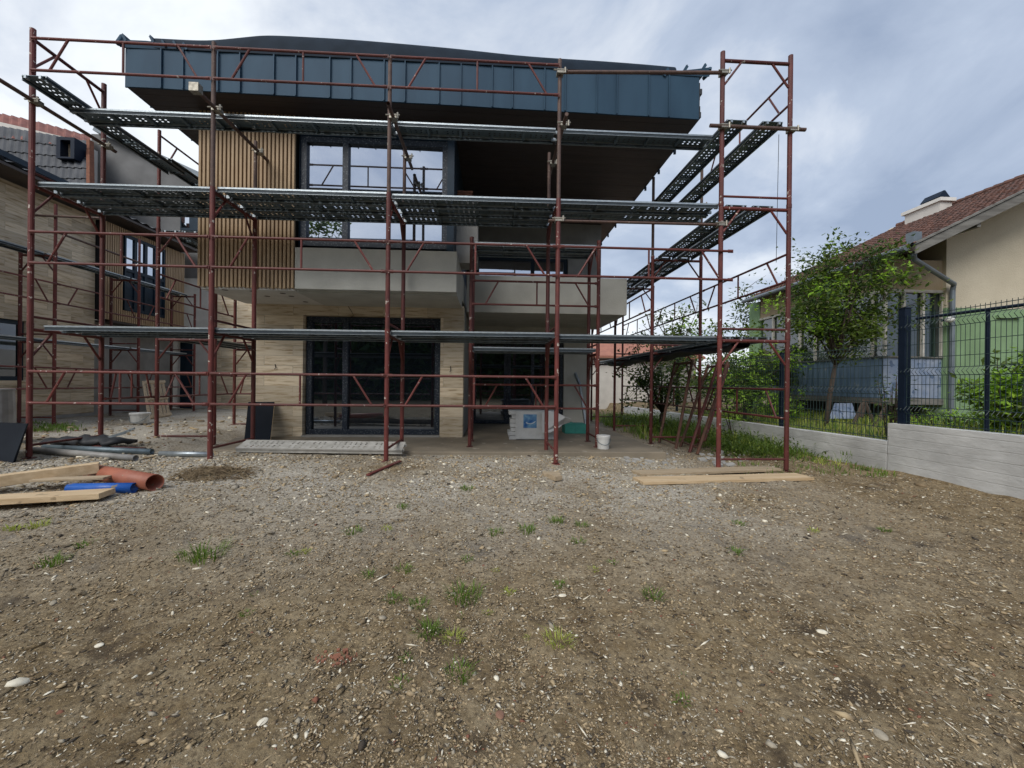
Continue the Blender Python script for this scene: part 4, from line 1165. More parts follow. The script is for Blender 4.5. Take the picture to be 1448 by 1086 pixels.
mb = MB(); mb.prism([(RXR,roofz(RXR)-.16),(21.5,roofz(RXR)-3.2),(21.5,roofz(RXR)-3.05),(RXR,roofz(RXR)-.01)], 'y', RY0, RY1); mb.build("rear_slope", M['tile'], rt_)
mb = MB()
for k in range(6):
    y = RY0 + .35 + k*.0; 
for x in (11.0, 12.9, 14.6): mb.beam((x, RY0+.04, roofz(x)-.26), (x, YGB, roofz(x)-.26), .09, .12)
mb.build("purlin", M['fasciaw'], rt_)
gt = MB(); gt.path([(EX-.06, RY0+.12, EZ-.035), (EX-.06, RY1+.1, EZ-.06)], .065, 10); gt.build("gutter", M['gutter'], rt_)
hp = at(1292, 338, 8.85)
dp = MB()
hx, hy = hp.x, 8.85
gtop = EZ - .03
dpx = at(1346, 500, YGB-.09).x
dp.box(hx-.10, hx+.10, hy-.09, hy+.09, hp.z-.16, hp.z+.14)
dp.path([(hx, hy, hp.z-.15), (hx, hy, hp.z-.38), (hx+.05, hy+.03, hp.z-.45), (dpx-.03, YGB-.14, at(1346,405,YGB-.1).z+.05), (dpx, YGB-.09, at(1346,405,YGB-.1).z-.1), (dpx, YGB-.09, H-.95)], .055, 10)
dp.build("downpipe", M['gutter'], rt_)
# chimney
chx, chy0, chy1 = 14.55, 12.6, 13.75
ch = MB(); ch.box(chx, chx+.40, chy0, chy1, roofz(chx)-.2, H+6.08)
cho = ch.build("chimney", M['wallw'], rt_)
MB().box(chx-.07, chx+.47, chy0-.07, chy1+.07, H+6.081, H+6.19).build("chimney_cap", M['whitep'], cho)
cm = MB(); cm.prism([(chx-.0, H+6.25), (chx+.40, H+6.25), (chx+.22, H+6.47), (chx+.18, H+6.47)], 'y', chy0+.05, chy1-.5)
for y in (chy0+.1, chy1-.6):
    cm.box(chx+.02, chx+.05, y, y+.03, H+6.19, H+6.262); cm.box(chx+.34, chx+.37, y, y+.03, H+6.19, H+6.262)
cm.build("chimney_cowl", M['post'], cho)
# wall lamp and the plants inside the porch window
lp = at(1343, 452, YGB-.2)
lm = MB()
for i in range(8):
    for j in range(14):
        a0, a1 = math.pi*i/8, math.pi*(i+1)/8; b0_, b1_ = 2*math.pi*j/14, 2*math.pi*(j+1)/14
        f_ = lambda a, b: (lp.x + .095*math.sin(a)*math.cos(b), lp.y + .095*math.sin(a)*math.sin(b), lp.z + .075*math.cos(a))
        lm.add([f_(a0,b0_), f_(a1,b0_), f_(a1,b1_), f_(a0,b1_)], [(0,1,2,3)])
lt = thing("wall_lamp", (lp.x, lp.y, lp.z), "round white globe lamp on the green wall by the downpipe", "lamp")
lm.build("globe", M['lamp'], lt, smooth=True); MB().tube((lp.x,lp.y+.05,lp.z), (lp.x,YGB-.012,lp.z), .025, 8).build("bracket", M['post'], lt)
lj = at(1428, 447, YGB-.06)
MB().box(lj.x-.32, 13.3, YGB-.08, YGB-.013, lj.z-.05, lj.z+.02).build("canopy_ledge", M['greenst'], rh)
# junk under the porch: pale sheet and dark trestle
jp = onground(1190, 590)
js = thing("corrugated_offcut", (jp.x, jp.y, jp.z), "pale corrugated sheet leaning under the blue porch of the bungalow", "sheet")
a = at(1172, 592, 9.6); b = at(1212, 592, 9.6); c = at(1205, 570, 9.9); d = at(1180, 570, 9.9)
m_ = MB(); n_ = 12
for k in range(n_):
    t0, t1 = k/n_, (k+1)/n_; o0, o1 = (.02 if k % 2 else 0), (0 if k % 2 else .02)
    p0, p1 = a.lerp(b, t0), a.lerp(b, t1); q0, q1 = d.lerp(c, t0), d.lerp(c, t1)
    for v_, o_2 in ((p0,o0),(q0,o0),(p1,o1),(q1,o1)): v_.y -= o_2
    m_.add([p0,p1,q1,q0], [(0,1,2,3)])
m_.build("sheet", M['corrl'], js)
tp_ = thing("trestle", at(1225, 600, 9.0), "dark broken wooden trestle in the yellow grass before the porch", "trestle")
tm = MB()
for (p, q_, y0, y1) in (((1207,600),(1222,566),8.9,9.1),((1222,566),(1238,604),9.1,8.9),((1222,566),(1252,574),9.1,9.2),((1252,574),(1240,602),9.2,9.0),((1218,590),(1222,575),8.95,9.0)):
    MB().beam(at(*p, y0), at(*q_, y1), .06, .05).build("bar", M['bark'], tp_)

# ------------------------------------------------------------------ trees and shrubs
def leafset(mb, c, n, rad, size, m=0):
    for _ in range(n):
        p = Vector(c) + Vector((random.gauss(0,1), random.gauss(0,1), random.gauss(0,.8))) * rad * .6
        a = Vector((random.gauss(0,1), random.gauss(0,1), random.gauss(-.25,.6))).normalized()
        s = size * random.uniform(.6, 1.3)
        b = a.cross(Vector((random.gauss(0,.4), random.gauss(0,.4), 1))).normalized()
        u = a.cross(b) * s * .12
        mb.add([p, p + a*s*.5 + b*s*.24 + u, p + a*s, p + a*s*.5 - b*s*.24 + u], [(0,1,2,3)], m)
def tree(name, label, cat, base, crown, radii, nl, lsize, mats, tr, limbs=9, twigs=5, per=None, group=None, fork=.45, kinds=None, clump=.3):
    rt = thing(name, base, label, cat, group)
    base = Vector(base); crown = Vector(crown); tk = MB(); lf = MB()
    f = base.lerp(crown, fork) + Vector((random.gauss(0,.06), random.gauss(0,.06), 0))
    mid = base.lerp(f, .5) + Vector((random.gauss(0,.04), random.gauss(0,.04), 0))
    tk.path([base - Vector((0,0,.1)), mid, f], [tr, tr*.85, tr*.72], 8)
    tips = []
    for i in range(limbs):
        th = 2*math.pi*(i + random.random()*.6)/limbs; ph = random.uniform(-.35, 1.0); k = random.uniform(.72, 1.0)
        e_ = crown + Vector((radii[0]*math.cos(th)*math.cos(ph*1.2), radii[1]*math.sin(th)*math.cos(ph*1.2), radii[2]*math.sin(ph*1.45)))*k
        m1 = f.lerp(e_, .4) + Vector((random.gauss(0,.1), random.gauss(0,.1), random.uniform(0,.18)))*radii[2]*.6
        tk.path([f, m1, e_], [tr*.5, tr*.3, tr*.08], 6)
        for j in range(twigs):
            s = random.uniform(.35, 1.0)
            q0 = (f.lerp(m1, s/.5) if s < .5 else m1.lerp(e_, (s-.5)/.5))
            q1 = q0 + Vector((max(-.5,min(.5,random.gauss(0,.27)))*radii[0], max(-.5,min(.5,random.gauss(0,.27)))*radii[1], max(-.4,min(.6,random.gauss(.08,.26)))*radii[2]))
            tk.path([q0, q0.lerp(q1,.5)+Vector((0,0,.03)), q1], [tr*.16, tr*.10, tr*.04], 5)
            tips += [q1, q0.lerp(q1, .6)]
        tips.append(e_)
    per = max(1, nl // len(tips))
    for t_ in tips:
        leafset(lf, t_, int(per*random.uniform(.35,1.6)), clump*random.uniform(.6,1.3), lsize, random.choices(range(len(mats)), kinds)[0] if kinds else random.randrange(len(mats)))
    tk.build("trunk", M['bark'], rt, smooth=True)
    lf.build("crown", mats, rt)
    return rt
tb_ = (7.75, 9.1, G(7.75, 9.1))
ct = at(1188, 434, 9.1)
tree("walnut_tree", "broad leaved young tree in front of the bungalow porch behind the low fence", "tree", tb_, ct, (1.48, 1.2, 1.42), 9500, .105, [M['leafa'], M['leafb'], M['leafc']], .058, 15, 8, fork=.52, kinds=[.55,.33,.12], clump=.25)
ct = at(1055, 530, 13.2)
tree("fruit_tree", "dense round green tree beyond the low fence between tower legs", "tree", (ct.x+.1, 13.2, H-.95), ct, (1.9, 1.4, 1.25), 9000, .14, [M['leafa'], M['leafc'], M['leafb']], .10, 13, 7, kinds=[.55,.25,.20], fork=.4, clump=.36)
ct = at(932, 520, 11.6)
tree("slender_tree", "slender many stemmed tree inside the garden wall behind the leaning frames", "tree", (ct.x+.15, 11.4, G(ct.x, 11.4)), ct, (1.15, .9, 1.25), 2600, .13, [M['leafb'], M['leafa']], .06, 12, 5, fork=.3, clump=.25)
ct = at(1075, 455, 16.5)
tree("acacia_tree", "feathery tree far behind the tower leg below the bungalow eave", "tree", (ct.x+.6, 16.5, H-.95), ct, (1.7, 1.2, 1.5), 2200, .17, [M['leafa'], M['leafb']], .09, 10, 5, fork=.6, clump=.35)
ct = at(962, 470, 19)
tree("distant_tree", "thin topped tree far behind the slender tree and side deck", "tree", (ct.x, 19, H-1.1), ct, (1.9, 1.5, 1.3), 1300, .22, [M['leafb'], M['leafa']], .1, 9, 5, fork=.6, clump=.4)
def shrub(name, label, px, py, Y, radii, n, size, mats, stems=14, base_z=None):
    c = at(px, py, Y); zb_ = base_z if base_z is not None else G(c.x, Y)
    rt = thing(name, (c.x, Y, zb_), label, "shrub")
    s = MB(); lf = MB()
    for k in range(stems):
        th = random.uniform(0, 2*math.pi); rr = random.uniform(.2, 1)
        e_ = Vector((c.x + radii[0]*rr*math.cos(th), Y + radii[1]*rr*math.sin(th), c.z + radii[2]*random.uniform(-.4, 1)))
        b0_ = Vector((c.x + radii[0]*.25*math.cos(th), Y + radii[1]*.25*math.sin(th), zb_-.03))
        s.path([b0_, b0_.lerp(e_,.55)+Vector((0,0,.08)), e_], [.012,.009,.004], 5)
        for q_ in (.35,.5,.65,.8,.92,1.0):
            leafset(lf, b0_.lerp(e_, q_), n//(stems*6), .14, size, random.randrange(len(mats)))
    s.build("stem", M['bark'], rt); lf.build("crown", mats, rt)
shrub("leafy_shrub", "lush bright green shrub behind the near fence at the right edge", 1436, 552, 5.35, (.66,.5,.50), 3600, .10, [M['leafc'], M['leafa']], 26, H-.75)
shrub("rose_bush", "thin dark shrub behind the wall close to the navy fence post", 1262, 560, 6.9, (.22,.3,.40), 260, .07, [M['leafb'], M['leafa']], 10)
shrub("low_shrub", "low leafy green shrub on the wall top under the downpipe", 1338, 592, 6.5, (.85,.4,.12), 700, .07, [M['leafa'], M['leafc']], 18, H-.75)
shrub("garden_shrub", "green shrub at the foot of the bungalow beside the tree trunk", 1105, 575, 10.6, (.9,.6,.42), 1100, .11, [M['leafa'], M['leafc']], 18)
shrub("fence_shrub", "round green shrub behind the low fence between two posts", 1045, 560, 10.2, (.7,.5,.3), 700, .10, [M['leafc'], M['leafa']], 14)

# ------------------------------------------------------------------ pale building far behind, right of the house
fb = thing("pale_building", (4.5, 22, H-1.2), "pale low building with salmon tiled roof far behind the side scaffold", "building")
mb = MB(); a = at(800, 500, 22).x; b = at(985, 500, 22).x
mb.box(a, b, 22, 27, H-1.6, at(870, 503, 22).z); mb.build("wall", M['wallw'], fb)
z0_ = at(870, 503, 21.6).z; z1_ = at(870, 479.5, 24).z
mb = MB(); mb.add([(a-.3,21.6,z0_),(b+.3,21.6,z0_),(b-.3,24,z1_),(a+.3,24,z1_),(a-.3,21.6,z0_-.12),(b+.3,21.6,z0_-.12)], [(0,1,2,3),(4,5,1,0)]); mb.build("roof", M['salmon'], fb)
fh = thing("yellow_shed", (9.5, 21, H-1), "low yellowish building glimpsed beyond the round tree", "building")
mb = MB(); mb.box(at(1000,560,21).x, at(1100,560,21).x, 21, 24, H-1.2, at(1050,535,21).z); mb.build("wall", M['cream'], fh)
mb = MB(); mb.box(at(995,560,20.8).x, at(1105,560,20.8).x, 20.8, 24.2, at(1050,535,21).z+.001, at(1050,532,21).z); mb.build("roof", M['salmon'], fh)

# ------------------------------------------------------------------ left neighbour: stone clad house
lh = thing("stone_house", (-11.5, 10, H-1), "stone clad house with dark tiled roof and wood slat upper floor at the left edge", "house")
NXW, NYC = -11.15, 12.15
mb = MB(); win = (7.7, 9.45, H-.15, H+1.32)
w1a = atx(37, 500, NXW).y
mb.box(NXW-.3, NXW, 5.5, 7.0, H-.93, H+4.55); mb.box(NXW-.3, NXW, w1a, NYC, H-.93, H+4.55)
zwa, zwb = H-.05, atx(20, 452, NXW).z
mb.box(NXW-.3, NXW, 7.0, w1a, H-.93, zwa); mb.box(NXW-.3, NXW, 7.0, w1a, zwb, H+4.55)
mb.build("wall", M['travs'], lh)
MB().box(NXW-.28, NXW+.015, 5.5, NYC, H-1.25, H-.935).build("plinth", M['concd'], lh)
wf = MB(); x = NXW - .1
wf.box(x-.03, x+.04, 7.0, 7.1, zwa, zwb); wf.box(x-.03, x+.04, w1a-.1, w1a, zwa, zwb); wf.box(x-.03,x+.04, 8.3, 8.42, zwa, zwb)
for a_, b__ in ((7.1,8.3),(8.42,w1a-.1)): wf.box(x-.028,x+.038,a_,b__,zwa,zwa+.1); wf.box(x-.028,x+.038,a_,b__,zwb-.1,zwb)
wo = wf.build("window", M['navy2'], lh)
MB().box(x-.01, x+.005, 7.1, w1a-.1, zwa+.1, zwb-.1).build("pane", M['glasso'], wo)
# wood slat upper storey
SXW = -10.95; sy0, sy1 = NYC+.02, 15.2; szb = H+1.72
wy0, wy1 = atx(176, 380, SXW).y, atx(233, 380, SXW).y
wz0, wz1 = szb + .35, atx(200, 340, SXW).z
mb = MB()
y = sy0
while y < sy1:
    if y + .04 < wy0 or y > wy1: mb.box(SXW-.04, SXW, y, y+.042, szb, H+4.5)
    else:
        mb.box(SXW-.04, SXW, y, y+.042, szb, wz0); mb.box(SXW-.04, SXW, y, y+.042, wz1, H+4.5)
    y += .072
mb.build("slat_cladding", M['wood'], lh)
mb = MB(); mb.box(SXW-.4, SXW-.045, sy0, sy1, szb, H+4.5); mb.build("slat_backing", M['black'], lh)
wf = MB(); n_ = 4
for k in range(n_+1):
    yk = wy0 + (wy1-wy0)*k/n_; wf.box(SXW-.04, SXW+.015, max(yk-.05,wy0), min(yk+.05,wy1), wz0, wz1)
zm = wz0 + (wz1-wz0)*.52
for z_ in (wz0, zm, wz1-.09): wf.box(SXW-.042, SXW+.012, wy0, wy1, z_, z_+.09)
wo = wf.build("window", M['navy2'], lh)
MB().box(SXW-.035, SXW-.02, wy0, wy1, wz0, zm).build("panel", M['navy2'], wo); MB().box(SXW-.035, SXW-.02, wy0, wy1, zm, wz1).build("pane", M['glass'], wo)
# recessed lower wall and end
mb = MB(); mb.box(-11.75, -11.5, NYC, 15.5, H-1.2, szb); mb.build("lower_wall", M['concd'], lh)
mb = MB(); mb.box(-13, SXW-.02, NYC+.3, 15.2, szb-.06, szb-.003); mb.build("soffit", M['soffit'], lh)
# roof: low eave with brown underside, dark tile above
LEX, LEZ = -10.5, H+4.60
mb = MB(); mb.prism([(LEX, LEZ), (-17, LEZ+.02), (-17, LEZ+.14), (LEX, LEZ+.06)], 'y', 5.0, 15.4); so_ = mb.build("eave", M['soffit'], lh)
tl = MB(); nr, nc = 14, 150; rl = .42
for r_ in range(nr):
    for e_ in (0, 1):
        for c_ in range(nc+1):
            yy_ = 5.0 + 10.4*c_/nc; xx_ = LEX - rl*(r_+e_)
            tl.v.append((xx_, yy_, LEZ + .08 + .30*rl*(r_+e_) + (.04 if e_ == 0 else .005) + .03*math.sin(c_*2*math.pi/5)))
for r_ in range(2*nr-1):
    for c_ in range(nc): tl.f.append((r_*(nc+1)+c_+1, r_*(nc+1)+c_, (r_+1)*(nc+1)+c_, (r_+1)*(nc+1)+c_+1)); tl.m.append(0)
lr = tl.build("roof", M['tiledark'], lh)
mb = MB()
for d_, hh in ((.55, .22), (1.35, .30)):
    mb.beam((LEX-d_, 5.2, LEZ+.08+.30*d_+hh), (LEX-d_, 12.6, LEZ+.08+.30*d_+hh), .10, .13)
    for y_ in np.arange(5.4, 12.6, .9): mb.box(LEX-d_-.02, LEX-d_+.02, y_, y_+.03, LEZ+.05+.30*d_, LEZ+.08+.30*d_+hh)
mb.build("snow_guard", M['navy2'], lr)
# steep tiled end with the little roof window and red ridge band
uy = 13.2
bl, br_ = at(-40, 262, uy), at(128, 262, uy)
def up(px, py, Y_): return at(px, py, Y_)
tl = MB(); nr, ncx = 5, 90
q00, q10 = at(-60, 275, uy), at(127, 268, uy); q01, q11 = at(-60, 168, uy+1.6), at(127, 200, uy+1.6)
for r_ in range(nr):
    for e_ in (0, 1):
        v = (r_+e_)/nr
        for c_ in range(ncx+1):
            u = c_/ncx; p = q00.lerp(q10, u).lerp(q01.lerp(q11, u), v)
            tl.v.append((p.x, p.y - (.05 if e_ == 0 else .01) - .03*math.sin(c_*2*math.pi/5), p.z))
for r_ in range(2*nr-1):
    for c_ in range(ncx): tl.f.append((r_*(ncx+1)+c_, r_*(ncx+1)+c_+1, (r_+1)*(ncx+1)+c_+1, (r_+1)*(ncx+1)+c_)); tl.m.append(0)
us = tl.build("upper_roof", M['tiledark'], lh)
tl = MB(); nr = 2
s00, s10 = at(-60, 186, uy+1.35), at(135, 214, uy+1.35); s01, s11 = at(-60, 150, uy+2.3), at(128, 193, uy+2.3)
smid = at(30, 163, uy+2.3)
for r_ in range(nr):
    for e_ in (0, 1):
        v = (r_+e_)/nr
        for c_ in range(ncx+1):
            u = c_/ncx; p = s00.lerp(s10, u).lerp(s01.lerp(s11, u), v)
            tl.v.append((p.x, p.y - (.06 if e_ == 0 else .01) - .045*math.sin(c_*2*math.pi/6), p.z + .10*v*math.sin(u*math.pi)))
for r_ in range(2*nr-1):
    for c_ in range(ncx): tl.f.append((r_*(ncx+1)+c_, r_*(ncx+1)+c_+1, (r_+1)*(ncx+1)+c_+1, (r_+1)*(ncx+1)+c_)); tl.m.append(0)
tl.build("ridge_tiles", M['tilered'], us)
a, b = at(77, 222, uy+.55), at(103, 193, uy+.55)
rw = MB(); yw = uy + .60
rw.box(a.x, a.x+.12, yw, yw+.40, a.z, b.z); rw.box(b.x-.12, b.x, yw, yw+.40, a.z, b.z); rw.box(a.x+.12, b.x-.12, yw, yw+.40, b.z-.09, b.z); rw.box(a.x+.12, b.x-.12, yw, yw+.40, a.z, a.z+.05)
rwo = rw.build("roof_window", M['post'], us); MB().box(a.x+.09, b.x-.09, yw+.25, yw+.28, a.z+.05, b.z-.09).build("pane", M['timberd'], rwo)
mb = MB(); v0, v1 = at(126, 268, uy-.05), at(131, 200, uy+.05)
for k in range(9):
    t0 = k/9; p = at(127, 268, uy).lerp(at(128, 201, uy+1.5), t0); mb.box(p.x-.05, p.x+.05, p.y-.06-.004*k, p.y+.1-.004*k, p.z-.06, p.z+.20)
mb.build("verge_tiles", M['brick'], us)
mb = MB(); mb.prism([(at(-60,280,uy+2).x, H+4.6), (at(133,280,uy+2).x, H+4.6), (at(133,200,uy+2.3).x, at(133,200,uy+2.3).z-.3), (at(-60,150,uy+2.3).x, at(-60,155,uy+2.3).z-.3)], 'y', uy+1.7, uy+2.25); mb.build("upper_wall", M['wallw'], lh)
mb = MB(); mb.box(at(128,230,uy+2).x-.02, at(138,230,uy+2).x, uy+1.3, uy+2.0, H+4.7, at(135,214,uy+2).z); mb.build("verge_wall", M['wallw'], lh)

# second block behind the passage
YBK = 15.7
bk = thing("rear_house", (-9, YBK, H-1), "pale rear house seen through the passage between the two new houses", "house")
mb = MB()
xa, xb = at(128, 300, YBK).x, at(372, 300, YBK).x
dx0, dx1 = at(251, 540, YBK).x, at(272, 540, YBK).x; dzt = at(260, 483, YBK).z
zmid = H + 3.75
mb.box(xa, dx0, YBK, YBK+.3, H-1.2, zmid); mb.box(dx1, xb, YBK, YBK+.3, H-1.2, zmid); mb.box(dx0, dx1, YBK, YBK+.3, dzt, zmid)
mb.build("lower_wall", M['whitep'], bk)
MB().box(at(303,540,YBK).x, xb-.01, YBK-.02, YBK-.002, H-1.2, zmid-.4).build("stone_cladding", M['trav'], bk)
MB().box(dx0, dx1, YBK+.12, YBK+.16, H-1.15, dzt).build("door", M['navy2'], bk)
tl_, tr2 = at(150, 190, YBK), at(283, 252, YBK)
mb = MB(); mb.prism([(xa, zmid+.002), (tr2.x, zmid+.002), (tr2.x, tr2.z), (tl_.x, tl_.z), (xa, tl_.z)], 'y', YBK+.002, YBK+.3); mb.build("gable_wall", M['gable'], bk)
mb = MB(); d_ = (tr2 - tl_)
mb.beam(tl_ + Vector((-.2,.1,.10)), tr2 + d_*.1 + Vector((0,.1,.05)), .7, .22); mb.build("roof_edge", M['gutter'], bk)
wn = MB(); p0, p1 = at(256, 322, YBK), at(269, 302, YBK)
wn.box(p0.x, p1.x+.55, YBK-.04, YBK-.002, p0.z-.1, p1.z+.08); wno = wn.build("window", M['navy2'], bk)
MB().box(p0.x+.04, p1.x, YBK-.05, YBK-.042, p0.z, p1.z).build("pane", M['glass'], wno)

# ------------------------------------------------------------------ things lying about
# planks and pipes at the left
def lumber(p, q, w_, h_, name, label, m, cat="timber", group=None, lift=0):
    p = Vector(p); q_ = Vector(q); c = (p+q_)/2
    mb = MB(); mb.beam(p + Vector((0,0,h_/2+lift)), q_ + Vector((0,0,h_/2+lift)), w_, h_)
    o = mb.build(name, m, None, bevel=.004)
    o.data.transform(Matrix.Translation(-c)); o.location = c
    return tag(o, label, cat, group)
def og(px, py): return onground(px, py)
p, q_ = og(-150, 724), og(152, 706)
lumber(p, q_, .22, .055, "timber_board", "wide pale pine board lying lowest and nearest at the left edge", M['timber'], "board", "timber at the left edge", .03)
p, q_ = og(-130, 716), og(138, 682)
lumber(p + Vector((0,0,.07)), q_ + Vector((0,.02,.11)), .13, .11, "timber_beam", "thick squared pine beam resting across the orange pipe at the left", M['timber'], "beam", "timber at the left edge")
p, q_ = og(48, 694), og(152, 690)
lumber(p, q_, .12, .025, "timber_board", "thin grey board lying over the blue pipe", M['timberd'], "board", "timber at the left edge", .10)
def pipe(name, p, q_, r, m, label, th=.006, lift=True, cat="pipe", group=None):
    p = Vector(p); q_ = Vector(q_)
    if lift: p = p + Vector((0,0,r)); q_ = q_ + Vector((0,0,r))
    mb = MB(); n_ = 24
    d = (q_-p).normalized(); a = d.cross(Vector((0,0,1))).normalized(); c = a.cross(d)
    for k, (pt_, rr) in enumerate(((p,r),(q_,r),(q_,r-th),(p,r-th))):
        for j in range(n_):
            t = 2*math.pi*j/n_; mb.v.append(tuple(pt_ + (a*math.cos(t)+c*math.sin(t))*rr))
    for k in range(4):
        for j in range(n_): mb.f.append((k*n_+j, k*n_+(j+1)%n_, ((k+1)%4)*n_+(j+1)%n_, ((k+1)%4)*n_+j)); mb.m.append(0)
    o = mb.build(name, m, smooth=False)
    for pl in o.data.polygons: pl.use_smooth = pl.index < n_ or 2*n_ <= pl.index < 3*n_
    c_ = (p+q_)/2; o.data.transform(Matrix.Translation(-c_)); o.location = c_
    return tag(o, label, cat, group)
pipe("drain_pipe", og(130, 677), og(219, 694), .085, M['orange'], "orange brown plastic drain pipe with open end facing right", .006)
pipe("water_pipe", og(98, 698), og(190, 697), .052, M['blue'], "short bright blue plastic pipe under a thin board", .005)
p = og(118, 698); mb = MB(); mb.obox(p + Vector((0,0,.012)), (.16,.02,0), (-.03,.14,.01), (0,0,.008)); tag(mb.build("rubber_offcut", M['rubber']), "flat black rubber offcut between the blue pipe and pine board", "offcut")
# grey pipes and the black bundle under the left tower
pipe("grey_pipe", og(47, 640), og(192, 652), .042, M['greyp'], "pale grey plastic pipe lying nearest under the left scaffold end", group="pipes under the left scaffold")
pipe("grey_pipe", og(62, 637), og(215, 643), .045, M['galvd'], "dark grey steel pipe with a collar lying second under the left scaffold", group="pipes under the left scaffold")
pipe("grey_pipe", og(226, 645), og(300, 646), .038, M['galv'], "short shiny steel pipe lying beside the second scaffold leg", group="pipes under the left scaffold")
pipe("red_tube", og(80, 633), og(205, 638), .03, M['red'], "red scaffold tube lying under the black bundle", group="pipes under the left scaffold")
bn = MB(); c = og(125, 633)
for i in range(13):
    for j in range(5):
        u, v = i/12-.5, j/4-.5
        bn.v.append((c.x + u*1.15, c.y + v*.34 + .05*math.sin(i*1.7), c.z + .10 + .09*(1-(2*v)**2)*(1-.6*(2*u)**2) + .03*math.sin(i*2.3+j)))
for i in range(12):
    for j in range(4): bn.f.append((i*5+j, (i+1)*5+j, (i+1)*5+j+1, i*5+j+1)); bn.m.append(0)
bo = bn.build("rubber_bundle", M['rubber'], smooth=True)
sm_ = bo.modifiers.new("solid", 'SOLIDIFY'); sm_.thickness = .05; tag(bo, "crumpled black rubber sheeting heaped on the pipes under the left scaffold", "bundle")
for k in range(3):
    p = og(140 + k*7, 632 - k); q_ = p + Vector((.36, .05, .16 + .03*k))
    MB().beam(p + Vector((0,0,.12)), q_ + Vector((0,0,.06)), .03, .03).build("strap", M['galv'], bo)
# heap of roots and straw, left of centre
hp_ = MB(); c = og(303, 672)
for _ in range(520):
    a = random.uniform(0, 2*math.pi); r_ = random.random()**.6
    x, y = c.x + .42*r_*math.cos(a), c.y + .26*r_*math.sin(a); z = G(x, y) + .11*(1-r_)*random.random()
    d = Vector((random.gauss(0,1)*1.3, random.gauss(0,.5), random.gauss(0,.16))).normalized()*random.uniform(.05,.20)
    hp_.path([(x,y,z), (x+d.x*.5+random.gauss(0,.012),y+d.y*.5,z+d.z*.5+.02), (x+d.x,y+d.y,z+d.z)], [.004,.0035,.002], 4)
tag(hp_.build("root_heap", M['straw']), "heap of dry roots and straw by the second scaffold leg", "debris", kind="stuff")
# dark boards
def leanpanel(name, pa, pb, ht, Yb, lean, m, label, th=.03):
    a = at(pa[0], pa[1], Yb); b = at(pb[0], pb[1], Yb); g0_ = min(G(a.x,Yb), 9)
    a.z = b.z = ht[0]; up_v = Vector((0, lean, ht[1]-ht[0])); out_ = Vector((b.x-a.x,0,0)).normalized().cross(up_v).normalized()
    c = (a+b)/2 + up_v/2
    mb = MB(); mb.obox((0,0,0), (b-a)/2, up_v/2, out_*th/2); o = mb.build(name, m, bevel=.003); o.location = c
    return tag(o, label, "panel")
mb = MB(); ya_, yb_ = 7.95, 8.64
q0, q1, q2, q3 = at(345, 626, ya_), at(382, 626, ya_), at(388, 569, yb_), at(351, 569, yb_)
q0.z = q1.z = ZF + .006; dn = Vector((0, .024, .010))
mb.add([q0,q1,q2,q3,q0+dn,q1+dn,q2+dn,q3+dn], [(0,1,2,3),(7,6,5,4),(0,4,5,1),(3,2,6,7),(0,3,7,4)])
mb.add([q1,q2,q2+dn,q1+dn], [(0,3,2,1)], 1)
tag(mb.build("dark_panel", [M['panel'], M['timber']]), "black faced panel leaning against the stone wall left of the big window", "panel")
el = og(-28, 640); er = og(17, 655)
mb = MB(); top = at(12, 601, er.y).z
mb.add([(el.x-.5,el.y-.1,el.z-.05),(er.x,er.y,er.z-.02),(er.x+.01,er.y+.16,top),(el.x-.5,el.y+.06,top-.02),(el.x-.5,el.y-.06,el.z-.05),(er.x-.02,er.y+.05,er.z-.02),(er.x-.01,er.y+.20,top),(el.x-.5,el.y+.10,top-.02)],
       [(0,1,2,3),(7,6,5,4),(1,5,6,2),(3,2,6,7),(0,4,5,1),(0,3,7,4)])
tag(mb.build("dark_panel", M['panel']), "black faced panel cut by the left edge of the photo", "panel")
b0_ = at(-12, 600, 7.0); bz = G(b0_.x, 7.0)
brl = thing("barrel", (b0_.x, 7.0, bz), "grey brown barrel behind the black panel at the left edge", "barrel")
MB().path([(b0_.x,7,bz),(b0_.x,7,bz+.1),(b0_.x,7,bz+.5),(b0_.x,7,H-.2)], [.24,.255,.255,.24], 20).build("body", M['greyp'], brl, smooth=False)
MB().tube((b0_.x,7,H-.2), (b0_.x,7,H-.17), .25, 20).build("lid", M['concd'], brl)
# buckets
def bucket(px, py, r, h_, Y_, label, lid=True):
    c = og(px, py) if Y_ is None else at(px, py, Y_)
    if Y_ is not None: c.z = ZF
    rt = thing("bucket", c, label, "bucket")
    mb = MB(); mb.path([c, c+Vector((0,0,h_*.86)), c+Vector((0,0,h_*.86)), c+Vector((0,0,h_))], [r*.88, r*.98, r*1.05, r*1.06], 22); mb.build("body", M['white'], rt)
    MB().path([c+Vector((0,0,h_+.001)), c+Vector((0,0,h_+.02))], [r*1.09, r*1.05], 22).build("lid", M['white'], rt)
    hd = MB(); hd.path([c + Vector((r*1.07*math.cos(t), -r*.9*math.sin(t)*.5 - r*.5*math.sin(t), h_*.82 - r*.9*math.sin(t))) for t in np.linspace(0, math.pi, 12)], .005, 5); hd.build("handle", M['galvd'], rt)
bucket(853, 632, .115, .22, 7.25, "white plastic bucket on the corner of the screed by the terrace scaffold leg")
bucket(198, 598, .19, .23, None, "white plastic bucket standing before the leaning pallet")
